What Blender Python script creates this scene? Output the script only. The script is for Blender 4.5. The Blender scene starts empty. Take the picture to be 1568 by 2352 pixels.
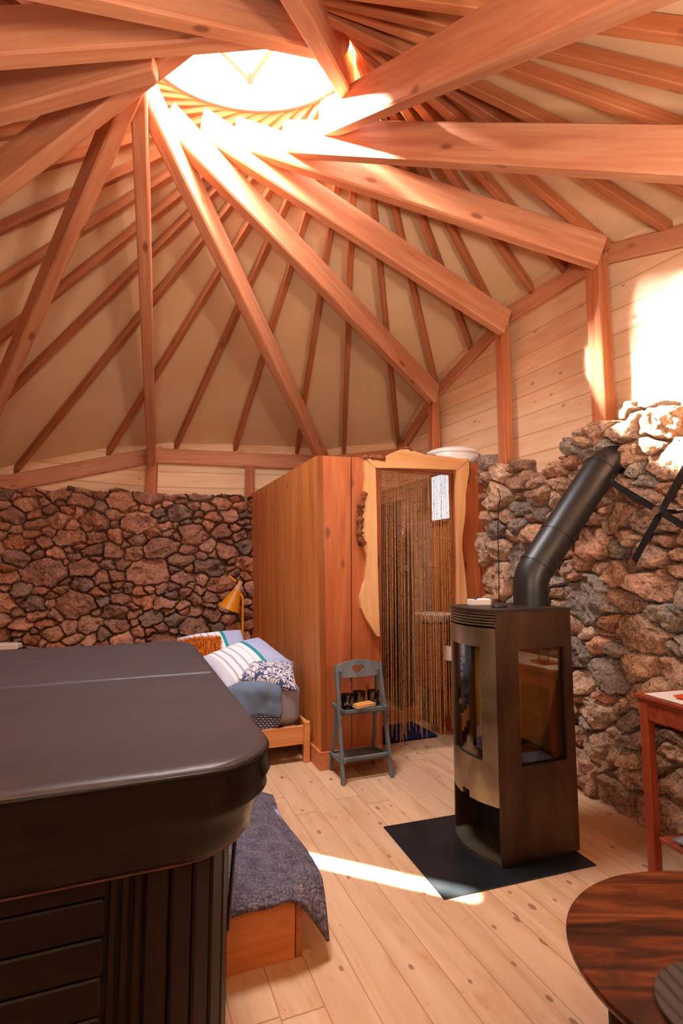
import bpy, math, random
import numpy as np
from mathutils import Vector, Matrix, noise as mnoise

random.seed(7)
S = bpy.context.scene
COL = S.collection
R = math.radians
PI = math.pi

# ------------------------------------------------------------------ helpers
TH = R(21.65)                      # the cabin, tub, bed and floorboards share this axis
CU, SU = math.cos(TH), math.sin(TH)
OX, OY = -0.123, 3.706             # floor corner of the cabin


def W(a, b, z=0.0):
    """room axes (a along the cabin front, b into the depth) -> world"""
    return Vector((OX + a * CU - b * SU, OY + a * SU + b * CU, z))


class MB:
    def __init__(self):
        self.v, self.f, self.uv, self.mi = [], [], {}, []

    def add(self, vs, fs, mi=0, uvs=None):
        o = len(self.v)
        self.v += [tuple(p) for p in vs]
        for k, f in enumerate(fs):
            self.f.append([i + o for i in f])
            self.mi.append(mi)
            if uvs is not None:
                self.uv[len(self.f) - 1] = [uvs[i] for i in f]
        return self

    def box(self, x0, x1, y0, y1, z0, z1, ch=0.0, mi=0):
        if ch <= 0:
            vs = [(x, y, z) for z in (z0, z1) for y in (y0, y1) for x in (x0, x1)]
            fs = [(0, 2, 3, 1), (4, 5, 7, 6), (0, 1, 5, 4), (2, 6, 7, 3), (0, 4, 6, 2), (1, 3, 7, 5)]
            return self.add(vs, fs, mi)
        ch = min(ch, (x1 - x0) * .45, (y1 - y0) * .45, (z1 - z0) * .45)
        X = [(x0, x0 + ch), (x1, x1 - ch)]
        Y = [(y0, y0 + ch), (y1, y1 - ch)]
        Z = [(z0, z0 + ch), (z1, z1 - ch)]
        vs, idx = [], {}
        for i in range(2):
            for j in range(2):
                for k in range(2):
                    for a in range(3):
                        p = (X[i][0 if a == 0 else 1], Y[j][0 if a == 1 else 1], Z[k][0 if a == 2 else 1])
                        idx[i, j, k, a] = len(vs)
                        vs.append(p)
        fs = []
        I = idx
        for i in range(2):
            q = [I[i, 0, 0, 0], I[i, 1, 0, 0], I[i, 1, 1, 0], I[i, 0, 1, 0]]
            fs.append(q if i else q[::-1])
            q = [I[0, i, 0, 1], I[0, i, 1, 1], I[1, i, 1, 1], I[1, i, 0, 1]]
            fs.append(q if i else q[::-1])
            q = [I[0, 0, i, 2], I[1, 0, i, 2], I[1, 1, i, 2], I[0, 1, i, 2]]
            fs.append(q if i else q[::-1])
        for i in range(2):
            for j in range(2):
                fs.append([I[i, j, 0, 0], I[i, j, 1, 0], I[i, j, 1, 1], I[i, j, 0, 1]])
                fs.append([I[i, 0, j, 0], I[i, 1, j, 0], I[i, 1, j, 2], I[i, 0, j, 2]])
                fs.append([I[0, i, j, 1], I[1, i, j, 1], I[1, i, j, 2], I[0, i, j, 2]])
                for k in range(2):
                    pass
        for i in range(2):
            for j in range(2):
                for k in range(2):
                    fs.append([I[i, j, k, 0], I[i, j, k, 1], I[i, j, k, 2]])
        return self.add(vs, fs, mi)

    def tube(self, pts, r, n=10, cap=True, mi=0, closed=False):
        pts = [Vector(p) for p in pts]
        m = len(pts)
        rr = r if isinstance(r, (list, tuple)) else [r] * m
        vs, fs = [], []
        up = Vector((0, 0, 1))
        prev = None
        for i, p in enumerate(pts):
            if closed:
                t = pts[(i + 1) % m] - pts[i - 1]
            else:
                t = pts[min(i + 1, m - 1)] - pts[max(i - 1, 0)]
            t = t.normalized()
            if prev is None:
                a = up if abs(t.z) < .95 else Vector((1, 0, 0))
                x = t.cross(a).normalized()
            else:
                x = (prev - t * prev.dot(t)).normalized()
            prev = x
            y = t.cross(x)
            for k in range(n):
                an = 2 * PI * k / n
                vs.append(p + (x * math.cos(an) + y * math.sin(an)) * rr[i])
        rng = m if closed else m - 1
        for i in range(rng):
            for k in range(n):
                a, b = i * n + k, i * n + (k + 1) % n
                c, d = ((i + 1) % m) * n + (k + 1) % n, ((i + 1) % m) * n + k
                fs.append((a, b, c, d))
        if cap and not closed:
            fs.append(list(range(n))[::-1])
            fs.append([(m - 1) * n + k for k in range(n)])
        return self.add(vs, fs, mi)

    def lathe(self, prof, n=32, c=(0, 0, 0), mi=0):
        """profile of (radius, z); closes with poles where radius is 0"""
        vs, fs = [], []
        for r, z in prof:
            for k in range(n):
                a = 2 * PI * k / n
                vs.append((c[0] + r * math.cos(a), c[1] + r * math.sin(a), c[2] + z))
        for i in range(len(prof) - 1):
            for k in range(n):
                fs.append((i * n + k, i * n + (k + 1) % n, (i + 1) * n + (k + 1) % n, (i + 1) * n + k))
        return self.add(vs, fs, mi)

    def prism(self, poly, z0, z1, mi=0, fn=None):
        """extrude a plan polygon from z0 to z1 (fn maps (a,b,h) to 3D)"""
        fn = fn or (lambda a, b, h: (a, b, h))
        n = len(poly)
        vs = [fn(a, b, z0) for a, b in poly] + [fn(a, b, z1) for a, b in poly]
        fs = [list(range(n))[::-1], [n + i for i in range(n)]]
        fs += [(i, (i + 1) % n, n + (i + 1) % n, n + i) for i in range(n)]
        return self.add(vs, fs, mi)

    def loops(self, loops, cap0=True, cap1=True, mi=0):
        n = len(loops[0])
        vs = [p for l in loops for p in l]
        fs = []
        for i in range(len(loops) - 1):
            for k in range(n):
                fs.append((i * n + k, i * n + (k + 1) % n, (i + 1) * n + (k + 1) % n, (i + 1) * n + k))
        if cap0:
            fs.append(list(range(n))[::-1])
        if cap1:
            fs.append([(len(loops) - 1) * n + k for k in range(n)])
        return self.add(vs, fs, mi)

    def grid(self, fn, nu, nv, mi=0, uvfn=None):
        vs, fs, uvs = [], [], []
        for j in range(nv + 1):
            for i in range(nu + 1):
                vs.append(fn(i / nu, j / nv))
                uvs.append(uvfn(i / nu, j / nv) if uvfn else (i / nu, j / nv))
        for j in range(nv):
            for i in range(nu):
                a = j * (nu + 1) + i
                fs.append((a, a + 1, a + nu + 2, a + nu + 1))
        return self.add(vs, fs, mi, uvs)

    def build(self, name, mat, parent=None, smooth=False, angle=None, fix=True):
        me = bpy.data.meshes.new(name)
        me.from_pydata(self.v, [], self.f)
        mats = mat if isinstance(mat, (list, tuple)) else [mat]
        for m in mats:
            me.materials.append(m)
        if len(mats) > 1:
            for p, i in zip(me.polygons, self.mi):
                p.material_index = i
        if self.uv:
            l = me.uv_layers.new(name='UVMap')
            for p in me.polygons:
                u = self.uv.get(p.index)
                if u:
                    for li, q in zip(p.loop_indices, u):
                        l.data[li].uv = q
        me.update()
        if fix:
            import bmesh
            bm = bmesh.new()
            bm.from_mesh(me)
            bmesh.ops.recalc_face_normals(bm, faces=bm.faces)
            bm.to_mesh(me)
            bm.free()
        if smooth:
            me.polygons.foreach_set('use_smooth', [True] * len(me.polygons))
            if angle:
                try:
                    me.set_sharp_from_angle(angle=R(angle))
                except Exception:
                    pass
        o = bpy.data.objects.new(name, me)
        COL.objects.link(o)
        if parent:
            o.parent = parent
        return o


def tag(o, label=None, cat=None, group=None, kind=None):
    if label: o['label'] = label
    if cat: o['category'] = cat
    if group: o['group'] = group
    if kind: o['kind'] = kind
    return o


def thing(name, loc, rz, label, cat, group=None):
    o = bpy.data.objects.new(name, None)
    COL.objects.link(o)
    o.empty_display_size = .1
    o.location = loc
    o.rotation_euler = (0, 0, rz)
    return tag(o, label, cat, group)


def copy_tree(o, parent=None):
    c = o.copy()
    COL.objects.link(c)
    if parent: c.parent = parent
    for ch in list(o.children):
        copy_tree(ch, c)
    return c


# ------------------------------------------------------------------ materials
def srgb(c):
    if isinstance(c, str):
        c = c.lstrip('#')
        c = [int(c[i:i + 2], 16) / 255 for i in (0, 2, 4)]
    return tuple((x / 12.92 if x <= .04045 else ((x + .055) / 1.055) ** 2.4) for x in c) + (1,)


class NT:
    def __init__(self, name):
        self.m = bpy.data.materials.new(name)
        self.m.use_nodes = True
        self.t = self.m.node_tree
        self.b = self.t.nodes['Principled BSDF']

    def n(self, typ, **kw):
        nd = self.t.nodes.new(typ)
        for k, v in kw.items():
            if k.startswith('i_'):
                nd.inputs[k[2:].replace('_', ' ')].default_value = v
            else:
                setattr(nd, k, v)
        return nd

    def l(self, a, b):
        self.t.links.new(a, b)

    def math(self, op, a, b=None, c=None, clamp=False):
        nd = self.n('ShaderNodeMath', operation=op, use_clamp=clamp)
        for i, x in enumerate((a, b, c)):
            if x is None: continue
            if isinstance(x, (int, float)): nd.inputs[i].default_value = x
            else: self.l(x, nd.inputs[i])
        return nd.outputs[0]

    def mix(self, fac, a, b, mode='MIX'):
        nd = self.n('ShaderNodeMix', data_type='RGBA', blend_type=mode)
        for i, x in ((0, fac), (6, a), (7, b)):
            if isinstance(x, (int, float)): nd.inputs[i].default_value = x
            elif isinstance(x, tuple): nd.inputs[i].default_value = x
            else: self.l(x, nd.inputs[i])
        return nd.outputs[2]

    def coord(self, which='Object', scale=(1, 1, 1), rot=(0, 0, 0), loc=None):
        tc = self.n('ShaderNodeTexCoord')
        mp = self.n('ShaderNodeMapping')
        mp.inputs['Scale'].default_value = scale
        mp.inputs['Rotation'].default_value = rot
        self.l(tc.outputs[which], mp.inputs[0])
        if loc is not None:
            if isinstance(loc, tuple): mp.inputs['Location'].default_value = loc
            else: self.l(loc, mp.inputs['Location'])
        return mp.outputs[0]

    def noise(self, vec, scale=5, detail=4, rough=.55, dist=0):
        nd = self.n('ShaderNodeTexNoise')
        nd.inputs['Scale'].default_value = scale
        nd.inputs['Detail'].default_value = detail
        nd.inputs['Roughness'].default_value = rough
        nd.inputs['Distortion'].default_value = dist
        self.l(vec, nd.inputs['Vector'])
        return nd.outputs[0]

    def ramp(self, fac, stops, interp='LINEAR'):
        nd = self.n('ShaderNodeValToRGB')
        e = nd.color_ramp.elements
        nd.color_ramp.interpolation = interp
        e[0].position, e[0].color = stops[0]
        e[1].position, e[1].color = stops[-1]
        for p, c in stops[1:-1]:
            x = e.new(p)
            x.color = c
        self.l(fac, nd.inputs[0])
        return nd.outputs[0]

    def bump(self, h, strength=.3, dist=.01):
        nd = self.n('ShaderNodeBump')
        nd.inputs['Strength'].default_value = strength
        nd.inputs['Distance'].default_value = dist
        self.l(h, nd.inputs['Height'])
        self.l(nd.outputs[0], self.b.inputs['Normal'])

    def out(self, color=None, rough=None, metal=None, spec=None):
        for k, x in (('Base Color', color), ('Roughness', rough), ('Metallic', metal), ('Specular IOR Level', spec)):
            if x is None: continue
            if isinstance(x, (int, float, tuple)): self.b.inputs[k].default_value = x
            else: self.l(x, self.b.inputs[k])
        return self.m


def wood(name, dark, base, light, axis=0, stretch=.5, cross=9., rough=.55, var=.12, knots=.6, knotcol='#5a2a14'):
    """solid timber with its grain along one local axis"""
    t = NT(name)
    sc = [cross] * 3
    sc[axis] = stretch
    oi = t.n('ShaderNodeObjectInfo')
    off = t.n('ShaderNodeCombineXYZ')
    t.l(t.math('MULTIPLY', oi.outputs['Random'], 37.), off.inputs[0])
    t.l(t.math('MULTIPLY', oi.outputs['Random'], 91.), off.inputs[1])
    t.l(t.math('MULTIPLY', oi.outputs['Random'], 53.), off.inputs[2])
    v = t.coord('Object', tuple(sc), loc=off.outputs[0])
    g = t.noise(v, 1.6, 6, .6, 1.2)
    g2 = t.noise(v, 9., 3, .6, .3)
    f = t.math('ADD', t.math('MULTIPLY', g, .75), t.math('MULTIPLY', g2, .25))
    c = t.ramp(f, [(.3, srgb(dark)), (.5, srgb(base)), (.72, srgb(light))])
    ks = [2.6] * 3
    ks[axis] = 1.1
    kv = t.coord('Object', tuple(k * 1.6 for k in ks), loc=off.outputs[0])
    vo = t.n('ShaderNodeTexVoronoi')
    vo.inputs['Scale'].default_value = 1.5
    t.l(kv, vo.inputs['Vector'])
    k = t.ramp(vo.outputs['Distance'], [(.07, (1, 1, 1, 1)), (.14, (0, 0, 0, 1))])
    c = t.mix(t.math('MULTIPLY', k, knots), c, srgb(knotcol))
    hv = t.n('ShaderNodeHueSaturation')
    t.l(t.math('ADD', t.math('MULTIPLY', oi.outputs['Random'], 2 * var), 1 - var), hv.inputs['Value'])
    t.l(c, hv.inputs['Color'])
    t.bump(g2, .12, .004)
    return t.out(hv.outputs[0], rough, spec=.3)


def planks(name, dark, base, light, which, across, along, width, jlen=0., rough=.5, var=.16, seam=.012, seamcol='#6b4022',
           knots=.8, knotcol='#6e3415', ac=.6, cr=10., knotscale=1., seamstr=.85, stain=0., warm='#c98a4a', kmin=.45, kgain=.26):
    """boards laid side by side: across/along are indices into the coordinate"""
    t = NT(name)
    tc = t.n('ShaderNodeTexCoord')
    sx = t.n('ShaderNodeSeparateXYZ')
    t.l(tc.outputs[which], sx.inputs[0])
    A, L = sx.outputs[across], sx.outputs[along]
    q = t.math('DIVIDE', A, width)
    idx = t.math('FLOOR', q)
    fr = t.math('FRACT', q)
    wn = t.n('ShaderNodeTexWhiteNoise', noise_dimensions='1D')
    t.l(idx, wn.inputs['W'])
    rnd = wn.outputs['Value']
    cell = idx
    edge = t.math('MINIMUM', fr, t.math('SUBTRACT', 1., fr))
    seamm = t.math('LESS_THAN', edge, seam)
    if jlen:
        lj = t.math('ADD', t.math('DIVIDE', L, jlen), t.math('MULTIPLY', rnd, 7.3))
        jf = t.math('FRACT', lj)
        je = t.math('MINIMUM', jf, t.math('SUBTRACT', 1., jf))
        seamm = t.math('MAXIMUM', seamm, t.math('LESS_THAN', je, .0025 / jlen))
        cell = t.math('ADD', t.math('MULTIPLY', idx, 17.), t.math('FLOOR', lj))
        wn2 = t.n('ShaderNodeTexWhiteNoise', noise_dimensions='1D')
        t.l(cell, wn2.inputs['W'])
        rnd = wn2.outputs['Value']
    cv = t.n('ShaderNodeCombineXYZ')
    t.l(t.math('MULTIPLY', A, cr), cv.inputs[0])
    t.l(t.math('MULTIPLY', L, ac), cv.inputs[1])
    t.l(t.math('MULTIPLY', rnd, 53.), cv.inputs[2])
    g = t.noise(cv.outputs[0], 1.5, 6, .6, 1.)
    c = t.ramp(g, [(.28, srgb(dark)), (.5, srgb(base)), (.74, srgb(light))])
    kc = t.n('ShaderNodeCombineXYZ')
    t.l(t.math('ADD', t.math('MULTIPLY', A, 8. * knotscale), t.math('MULTIPLY', rnd, 31.)), kc.inputs[0])
    t.l(t.math('ADD', t.math('MULTIPLY', L, 4.6 * knotscale), t.math('MULTIPLY', rnd, 17.)), kc.inputs[1])
    vo = t.n('ShaderNodeTexVoronoi', voronoi_dimensions='2D')
    vo.inputs['Scale'].default_value = 1.
    t.l(kc.outputs[0], vo.inputs['Vector'])
    ksx = t.n('ShaderNodeSeparateXYZ')
    t.l(vo.outputs['Color'], ksx.inputs[0])
    size = t.math('MULTIPLY', t.math('MAXIMUM', t.math('SUBTRACT', ksx.outputs[0], kmin), 0.), kgain)
    k = t.math('MULTIPLY', t.math('SUBTRACT', size, vo.outputs['Distance']), 28., clamp=True)
    c = t.mix(t.math('MULTIPLY', k, knots), c, srgb(knotcol))
    if stain:
        sc = t.n('ShaderNodeCombineXYZ')
        t.l(t.math('MULTIPLY', A, 5.), sc.inputs[0])
        t.l(t.math('MULTIPLY', L, 1.6), sc.inputs[1])
        t.l(t.math('MULTIPLY', rnd, 11.), sc.inputs[2])
        sm = t.ramp(t.noise(sc.outputs[0], 1.6, 4, .6, .6), [(.55, (0, 0, 0, 1)), (.72, (1, 1, 1, 1))])
        c = t.mix(t.math('MULTIPLY', sm, stain), c, srgb(warm))
    hv = t.n('ShaderNodeHueSaturation')
    t.l(t.math('ADD', t.math('MULTIPLY', rnd, 2 * var), 1 - var), hv.inputs['Value'])
    t.l(c, hv.inputs['Color'])
    c = t.mix(t.math('MULTIPLY', seamm, seamstr), hv.outputs[0], srgb(seamcol))
    t.bump(t.math('SUBTRACT', t.math('MULTIPLY', g, .15), seamm), .5, .004)
    return t.out(c, rough, spec=.3)


def plain(name, col, rough=.5, metal=0., spec=.5, nz=0., nscale=8., bump=0., bscale=60., col2=None, stretch=(1, 1, 1)):
    t = NT(name)
    if nz or col2:
        v = t.coord('Object', stretch)
        f = t.noise(v, nscale, 5, .6, .3)
        c2 = srgb(col2) if col2 else tuple(x * (1 - nz) for x in srgb(col)[:3]) + (1,)
        c = t.ramp(f, [(.36, c2), (.64, srgb(col))])
    else:
        c = srgb(col)
    if bump:
        t.bump(t.noise(t.coord('Object', stretch), bscale, 3, .6), bump, .003)
    return t.out(c, rough, metal, spec)


def glass(name, tint=(1, 1, 1, 1), refl=.12, rough=.02):
    """thin pane: mostly transparent with a surface reflection"""
    t = NT(name)
    tr = t.n('ShaderNodeBsdfTransparent')
    tr.inputs[0].default_value = tint
    gl = t.n('ShaderNodeBsdfGlossy')
    gl.inputs['Roughness'].default_value = rough
    fr = t.n('ShaderNodeFresnel')
    fr.inputs['IOR'].default_value = 1.45
    mx = t.n('ShaderNodeMixShader')
    t.l(t.math('ADD', t.math('MULTIPLY', fr.outputs[0], .8), refl * .3), mx.inputs[0])
    t.l(tr.outputs[0], mx.inputs[1])
    t.l(gl.outputs[0], mx.inputs[2])
    t.l(mx.outputs[0], t.t.nodes['Material Output'].inputs['Surface'])
    return t.m


M = {}
M['beam'] = wood('beam_timber', '#ac6b4b', '#c68662', '#d7a17c', 0, .5, 8., .6, .1, .7, '#6a2c17')
M['rafter'] = wood('rafter_timber', '#95522f', '#ad6841', '#c07e54', 0, .6, 12., .6, .16, .6, '#561f10')
M['post'] = wood('post_timber', '#9a5432', '#b36d46', '#c98860', 2, .6, 12., .6, .1, .7, '#562010')
M['canvas'] = plain('roof_canvas', '#ebcaa2', .9, spec=.1, col2='#e0bc90', nscale=1.2)
M['pine_wall'] = planks('pine_cladding', '#e0b68a', '#ecc9a2', '#f4dab8', 'UV', 1, 0, .145, 0, .45, .06, .03, '#b98752', .6, '#b8743c', .8, 9., .9, .6, kmin=.62, kgain=.3)
M['floor'] = planks('pine_floorboards', '#c29876', '#d4ac88', '#e0bc9a', 'Object', 0, 1, .14, 2.3, .42, .05, .012, '#8a5a3c', .7, '#7a4638', .8, 8., 1.25, .7, .6, '#bd8048')
M['cabin_side'] = planks('cedar_cabin_boards', '#b9652e', '#cf8040', '#de9a58', 'UV', 0, 1, .092, 0, .5, .1, .018, '#6d2f14', .6, '#5c2410', .5, 12., .6, .6)
M['cabin_front'] = wood('cedar_cabin_planks', '#9a4c28', '#ae5f36', '#c07646', 2, .5, 7., .5, .03, .6, '#4a1d0e')
M['slab'] = wood('live_edge_slab', '#d09058', '#e0aa74', '#efc592', 2, .5, 8., .5, .02, .35, '#a85a2c')
M['slab_top'] = wood('live_edge_head_slab', '#cc8a52', '#dea56e', '#eec08c', 0, .5, 8., .5, .02, .35, '#a85a2c')
M['bark'] = plain('bark', '#8a4f33', .95, nz=.6, nscale=25, bump=1., bscale=30, spec=.1)
M['baseboard'] = wood('red_pine_skirting', '#b2623c', '#c97d54', '#d89468', 0, .5, 10., .5, .04, .4)
M['bedwood'] = wood('bed_pine', '#bf7440', '#d28d55', '#e0a36c', 0, .6, 9., .5, .04, .6)
M['boxwood'] = wood('step_pine', '#b4693a', '#c67d4a', '#d4915e', 0, .6, 8., .5, .03, .5)
M['tablewood'] = wood('stained_table_wood', '#6f2c18', '#8c3d24', '#a35236', 0, .5, 10., .42, .03, .2)
M['tableleg'] = wood('stained_table_leg', '#6f2c18', '#8c3d24', '#a35236', 2, .5, 10., .42, .03, .2)
M['tubtop'] = plain('tub_cover_vinyl', '#403a3e', .42, spec=.5, nz=.12, nscale=3, bump=.18, bscale=90, stretch=(.35, 1.6, 1))
M['tubskirt'] = plain('tub_cover_skirt_vinyl', '#110d0c', .36, spec=.25, bump=.1, bscale=120)
M['tubpanel'] = plain('tub_cabinet_plastic', '#150d0b', .45, spec=.2, nz=.3, nscale=3, stretch=(.4, 6, 6))
M['tubcorner'] = plain('tub_corner_plastic', '#1c110d', .45, spec=.2, nz=.25, nscale=3, stretch=(6, 6, .4))
M['blackmetal'] = plain('black_painted_steel', '#1c1b1c', .45, .3, .5)
M['flue'] = plain('flue_matt_black', '#1d1c1d', .42, .0, .5, nz=.1, nscale=4)
M['stoveplate'] = plain('stove_bronze_steel', '#a89a82', .36, .85, .5, col2='#7c6c56', nscale=4)
M['stoveside'] = plain('stove_rusted_steel', '#503828', .5, .3, .5, col2='#2c1810', nscale=4.5, stretch=(1, 1, .45))
M['stovetop'] = plain('stove_top_steel', '#3a302b', .45, .4, .5, nz=.2)
M['soot'] = plain('stove_black_inside', '#0d0b0a', .8)
M['firebrick'] = plain('vermiculite_board', '#e6bf7c', .9, nz=.15, nscale=6, bump=.2, bscale=40, spec=.1)
M['ember'] = plain('charred_log', '#5a3a2c', .9, nz=.6, nscale=12, bump=.6, bscale=30, spec=.1)
M['hearth'] = plain('hearth_sheet_steel', '#23262a', .38, .25, .5, col2='#15181b', nscale=5)
M['glass'] = glass('clear_glass')
M['stoveglass'] = glass('stove_glass', (.92, .88, .8, 1), .08)
M['smokeglass'] = glass('smoked_glass', (.42, .36, .33, 1), .25, .05)
M['white'] = plain('white_enamel', '#eee8e2', .3, spec=.5)
M['cream'] = plain('white_radiator_paint', '#e6ddd2', .4)
M['yellow'] = plain('mustard_lacquer', '#dd8a0c', .45)
M['lampwood'] = plain('pale_lamp_wood', '#d79f78', .6, nz=.15)
M['greypaint'] = plain('worn_grey_paint', '#747a7c', .6, nz=.35, nscale=9, spec=.3, stretch=(1, 1, .4))
M['orange'] = plain('orange_glaze', '#e8631c', .3)
M['paper'] = plain('book_cover_orange', '#d9964a', .6)
M['pages'] = plain('book_pages', '#e8dcd0', .8)
M['chrome'] = plain('chrome', '#c8c8ca', .15, 1., .5)
M['dark'] = plain('black_rubber', '#141212', .6)
M['sheet'] = plain('lilac_grey_sheet', '#8f8590', .9, nz=.1, nscale=5, bump=.25, bscale=14, spec=.1)
M['duvet'] = plain('slate_blue_linen', '#66768c', .9, nz=.12, nscale=7, bump=.3, bscale=18, spec=.1)
M['tanface'] = plain('cedar_vanity', '#8e5230', .55, nz=.2, nscale=3, stretch=(6, 6, .5))
M['navy'] = plain('navy_bath_rug', '#2e3358', .95, nz=.2, nscale=40, bump=.6, bscale=150, spec=.1)
M['rug'] = None
# ------------------------------------------------------------------ numpy noise
class VN:
    def __init__(self, seed, n=64):
        self.t = np.random.default_rng(seed).random((n, n))
        self.n = n

    def __call__(self, x, y):
        n = self.n
        xi, yi = np.floor(x).astype(int), np.floor(y).astype(int)
        fx, fy = x - xi, y - yi
        fx, fy = fx * fx * (3 - 2 * fx), fy * fy * (3 - 2 * fy)
        T = self.t
        a = T[xi % n, yi % n]; b = T[(xi + 1) % n, yi % n]
        c = T[xi % n, (yi + 1) % n]; d = T[(xi + 1) % n, (yi + 1) % n]
        return (a * (1 - fx) + b * fx) * (1 - fy) + (c * (1 - fx) + d * fx) * fy - .5

    def fbm(self, x, y, o=4):
        s, a = 0, 1.
        for i in range(o):
            s = s + a * self(x * 2 ** i + 7.1 * i, y * 2 ** i + 3.3 * i)
            a *= .55
        return s


def stone_wall(name, path, zt, sizes, res, relief, seed, palette, mat, backdepth=.16, squash=.72, over=.14):
    """dry stone wall: a relief of individual irregular stones along a plan path.
    path: plan points (room side to the left of travel is given by the normal below)"""
    rng = np.random.default_rng(seed)
    P = np.array(path, float)
    seg = np.hypot(*(P[1:] - P[:-1]).T)
    cum = np.r_[0, np.cumsum(seg)]
    L = cum[-1]
    ns, nz = int(L / res) + 1, int((max(zt(s) for s in np.linspace(0, L, 50)) + .25) / res) + 1
    s = np.linspace(0, L, ns)
    z = np.linspace(-.03, -.03 + (nz - 1) * res, nz)
    zmax = z[-1]
    # variable sized seeds by dart throwing
    pts = []
    for r, tries in sizes:
        for _ in range(tries):
            p = (rng.uniform(-.1, L + .1), rng.uniform(-.1, zmax + .1))
            rr = r * rng.uniform(.85, 1.15)
            ok = True
            for q in pts:
                dx, dy = (p[0] - q[0]) * squash, p[1] - q[1]
                if dx * dx + dy * dy < ((rr + q[2]) * .82) ** 2:
                    ok = False
                    break
            if ok: pts.append((p[0], p[1], rr))
    C = np.array(pts)
    n = len(C)
    v1, v2 = VN(seed + 1), VN(seed + 2)
    SX, ZZ = np.meshgrid(s, z)
    wx = SX + .055 * v1.fbm(SX * 7, ZZ * 7, 3) + .012 * v1(SX * 40, ZZ * 40)
    wz = ZZ + .045 * v2.fbm(SX * 7 + 9, ZZ * 7 + 4, 3) + .012 * v2(SX * 40, ZZ * 40)
    fx, fz = wx.ravel(), wz.ravel()
    N = len(fx)
    d1 = np.empty(N); d2 = np.empty(N); i1 = np.empty(N, int)
    for a in range(0, N, 20000):
        b = min(N, a + 20000)
        D = np.sqrt(((fx[a:b, None] - C[None, :, 0]) * squash) ** 2 + (fz[a:b, None] - C[None, :, 1]) ** 2) - C[None, :, 2] * .8
        k = np.argpartition(D, 1, axis=1)[:, :2]
        A = np.take_along_axis(D, k, 1)
        o = np.argsort(A, axis=1)
        k = np.take_along_axis(k, o, 1); A = np.take_along_axis(A, o, 1)
        d1[a:b], d2[a:b], i1[a:b] = A[:, 0], A[:, 1], k[:, 0]
    m = (d2 - d1)
    cr = C[i1, 2]
    e = np.clip((m - .005) / .022, 0, 1)
    prof = np.sqrt(1 - (1 - e) ** 2)
    tilt = rng.normal(0, .32, (n, 2))
    off = rng.normal(0, .25, n)
    dx, dz = fx - C[i1, 0], fz - C[i1, 1]
    dome = np.clip(1 - (d1 + .8 * cr) / (1.7 * cr), 0, 1)
    h = relief * (prof * (1 + .35 * off[i1]) - 1) + prof * (.35 * relief * dome)
    h += prof * np.clip(tilt[i1, 0] * dx + tilt[i1, 1] * dz, -.4 * relief, .4 * relief)
    # faceting and vesicles
    h += prof * relief * .55 * v1.fbm(fx * 13 + i1 * 3.7, fz * 13 + i1 * 1.9, 4)
    pit = v2(fx * 55 + i1 * .7, fz * 55) + .5 * v1(fx * 110, fz * 110)
    h -= prof * relief * .28 * np.clip(pit - .18, 0, 1)
    top = np.array([zt(min(max(c, 0), L)) + (.2 if over == 0 else 0) for c in C[:, 0]])
    gone = (C[:, 1] > top)[i1] | (fz > np.interp(fx, s, [zt(q) for q in s]) + over)
    h = np.where(gone, -backdepth, h)
    # plan positions
    k = np.clip(np.searchsorted(cum, SX.ravel(), 'right') - 1, 0, len(seg) - 1)
    f = (SX.ravel() - cum[k]) / seg[k]
    pp = P[k] + (P[k + 1] - P[k]) * f[:, None]
    dirs = (P[1:] - P[:-1]) / seg[:, None]
    nrm = np.c_[dirs[:, 1], -dirs[:, 0]]              # room lies to the right of travel
    # smooth the normals along the path
    sm = np.array([np.interp(SX.ravel(), (cum[1:] + cum[:-1]) / 2, nrm[:, j]) if len(seg) > 1 else nrm[0, j] + 0 * f for j in (0, 1)]).T
    sm /= np.hypot(*sm.T)[:, None]
    co = np.c_[pp + sm * h[:, None], ZZ.ravel()]
    idx = np.arange(N).reshape(nz, ns)
    q = np.stack([idx[:-1, :-1], idx[:-1, 1:], idx[1:, 1:], idx[1:, :-1]], -1).reshape(-1, 4)
    q = q[~gone[q].all(1)]
    me = bpy.data.meshes.new(name)
    me.from_pydata(co.tolist(), [], q.tolist())
    pal = np.array([srgb(c)[:3] for c in palette])
    tint = pal[rng.integers(0, len(pal), n)] * rng.uniform(.8, 1.2, (n, 1))
    col = np.c_[tint[i1], np.ones(N)]
    at = me.color_attributes.new('tint', 'FLOAT_COLOR', 'POINT')
    at.data.foreach_set('color', col.ravel().astype(np.float32))
    me.materials.append(mat)
    me.polygons.foreach_set('use_smooth', [True] * len(me.polygons))
    me.update()
    o = bpy.data.objects.new(name, me)
    COL.objects.link(o)
    o['kind'] = 'structure'
    return o


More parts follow.
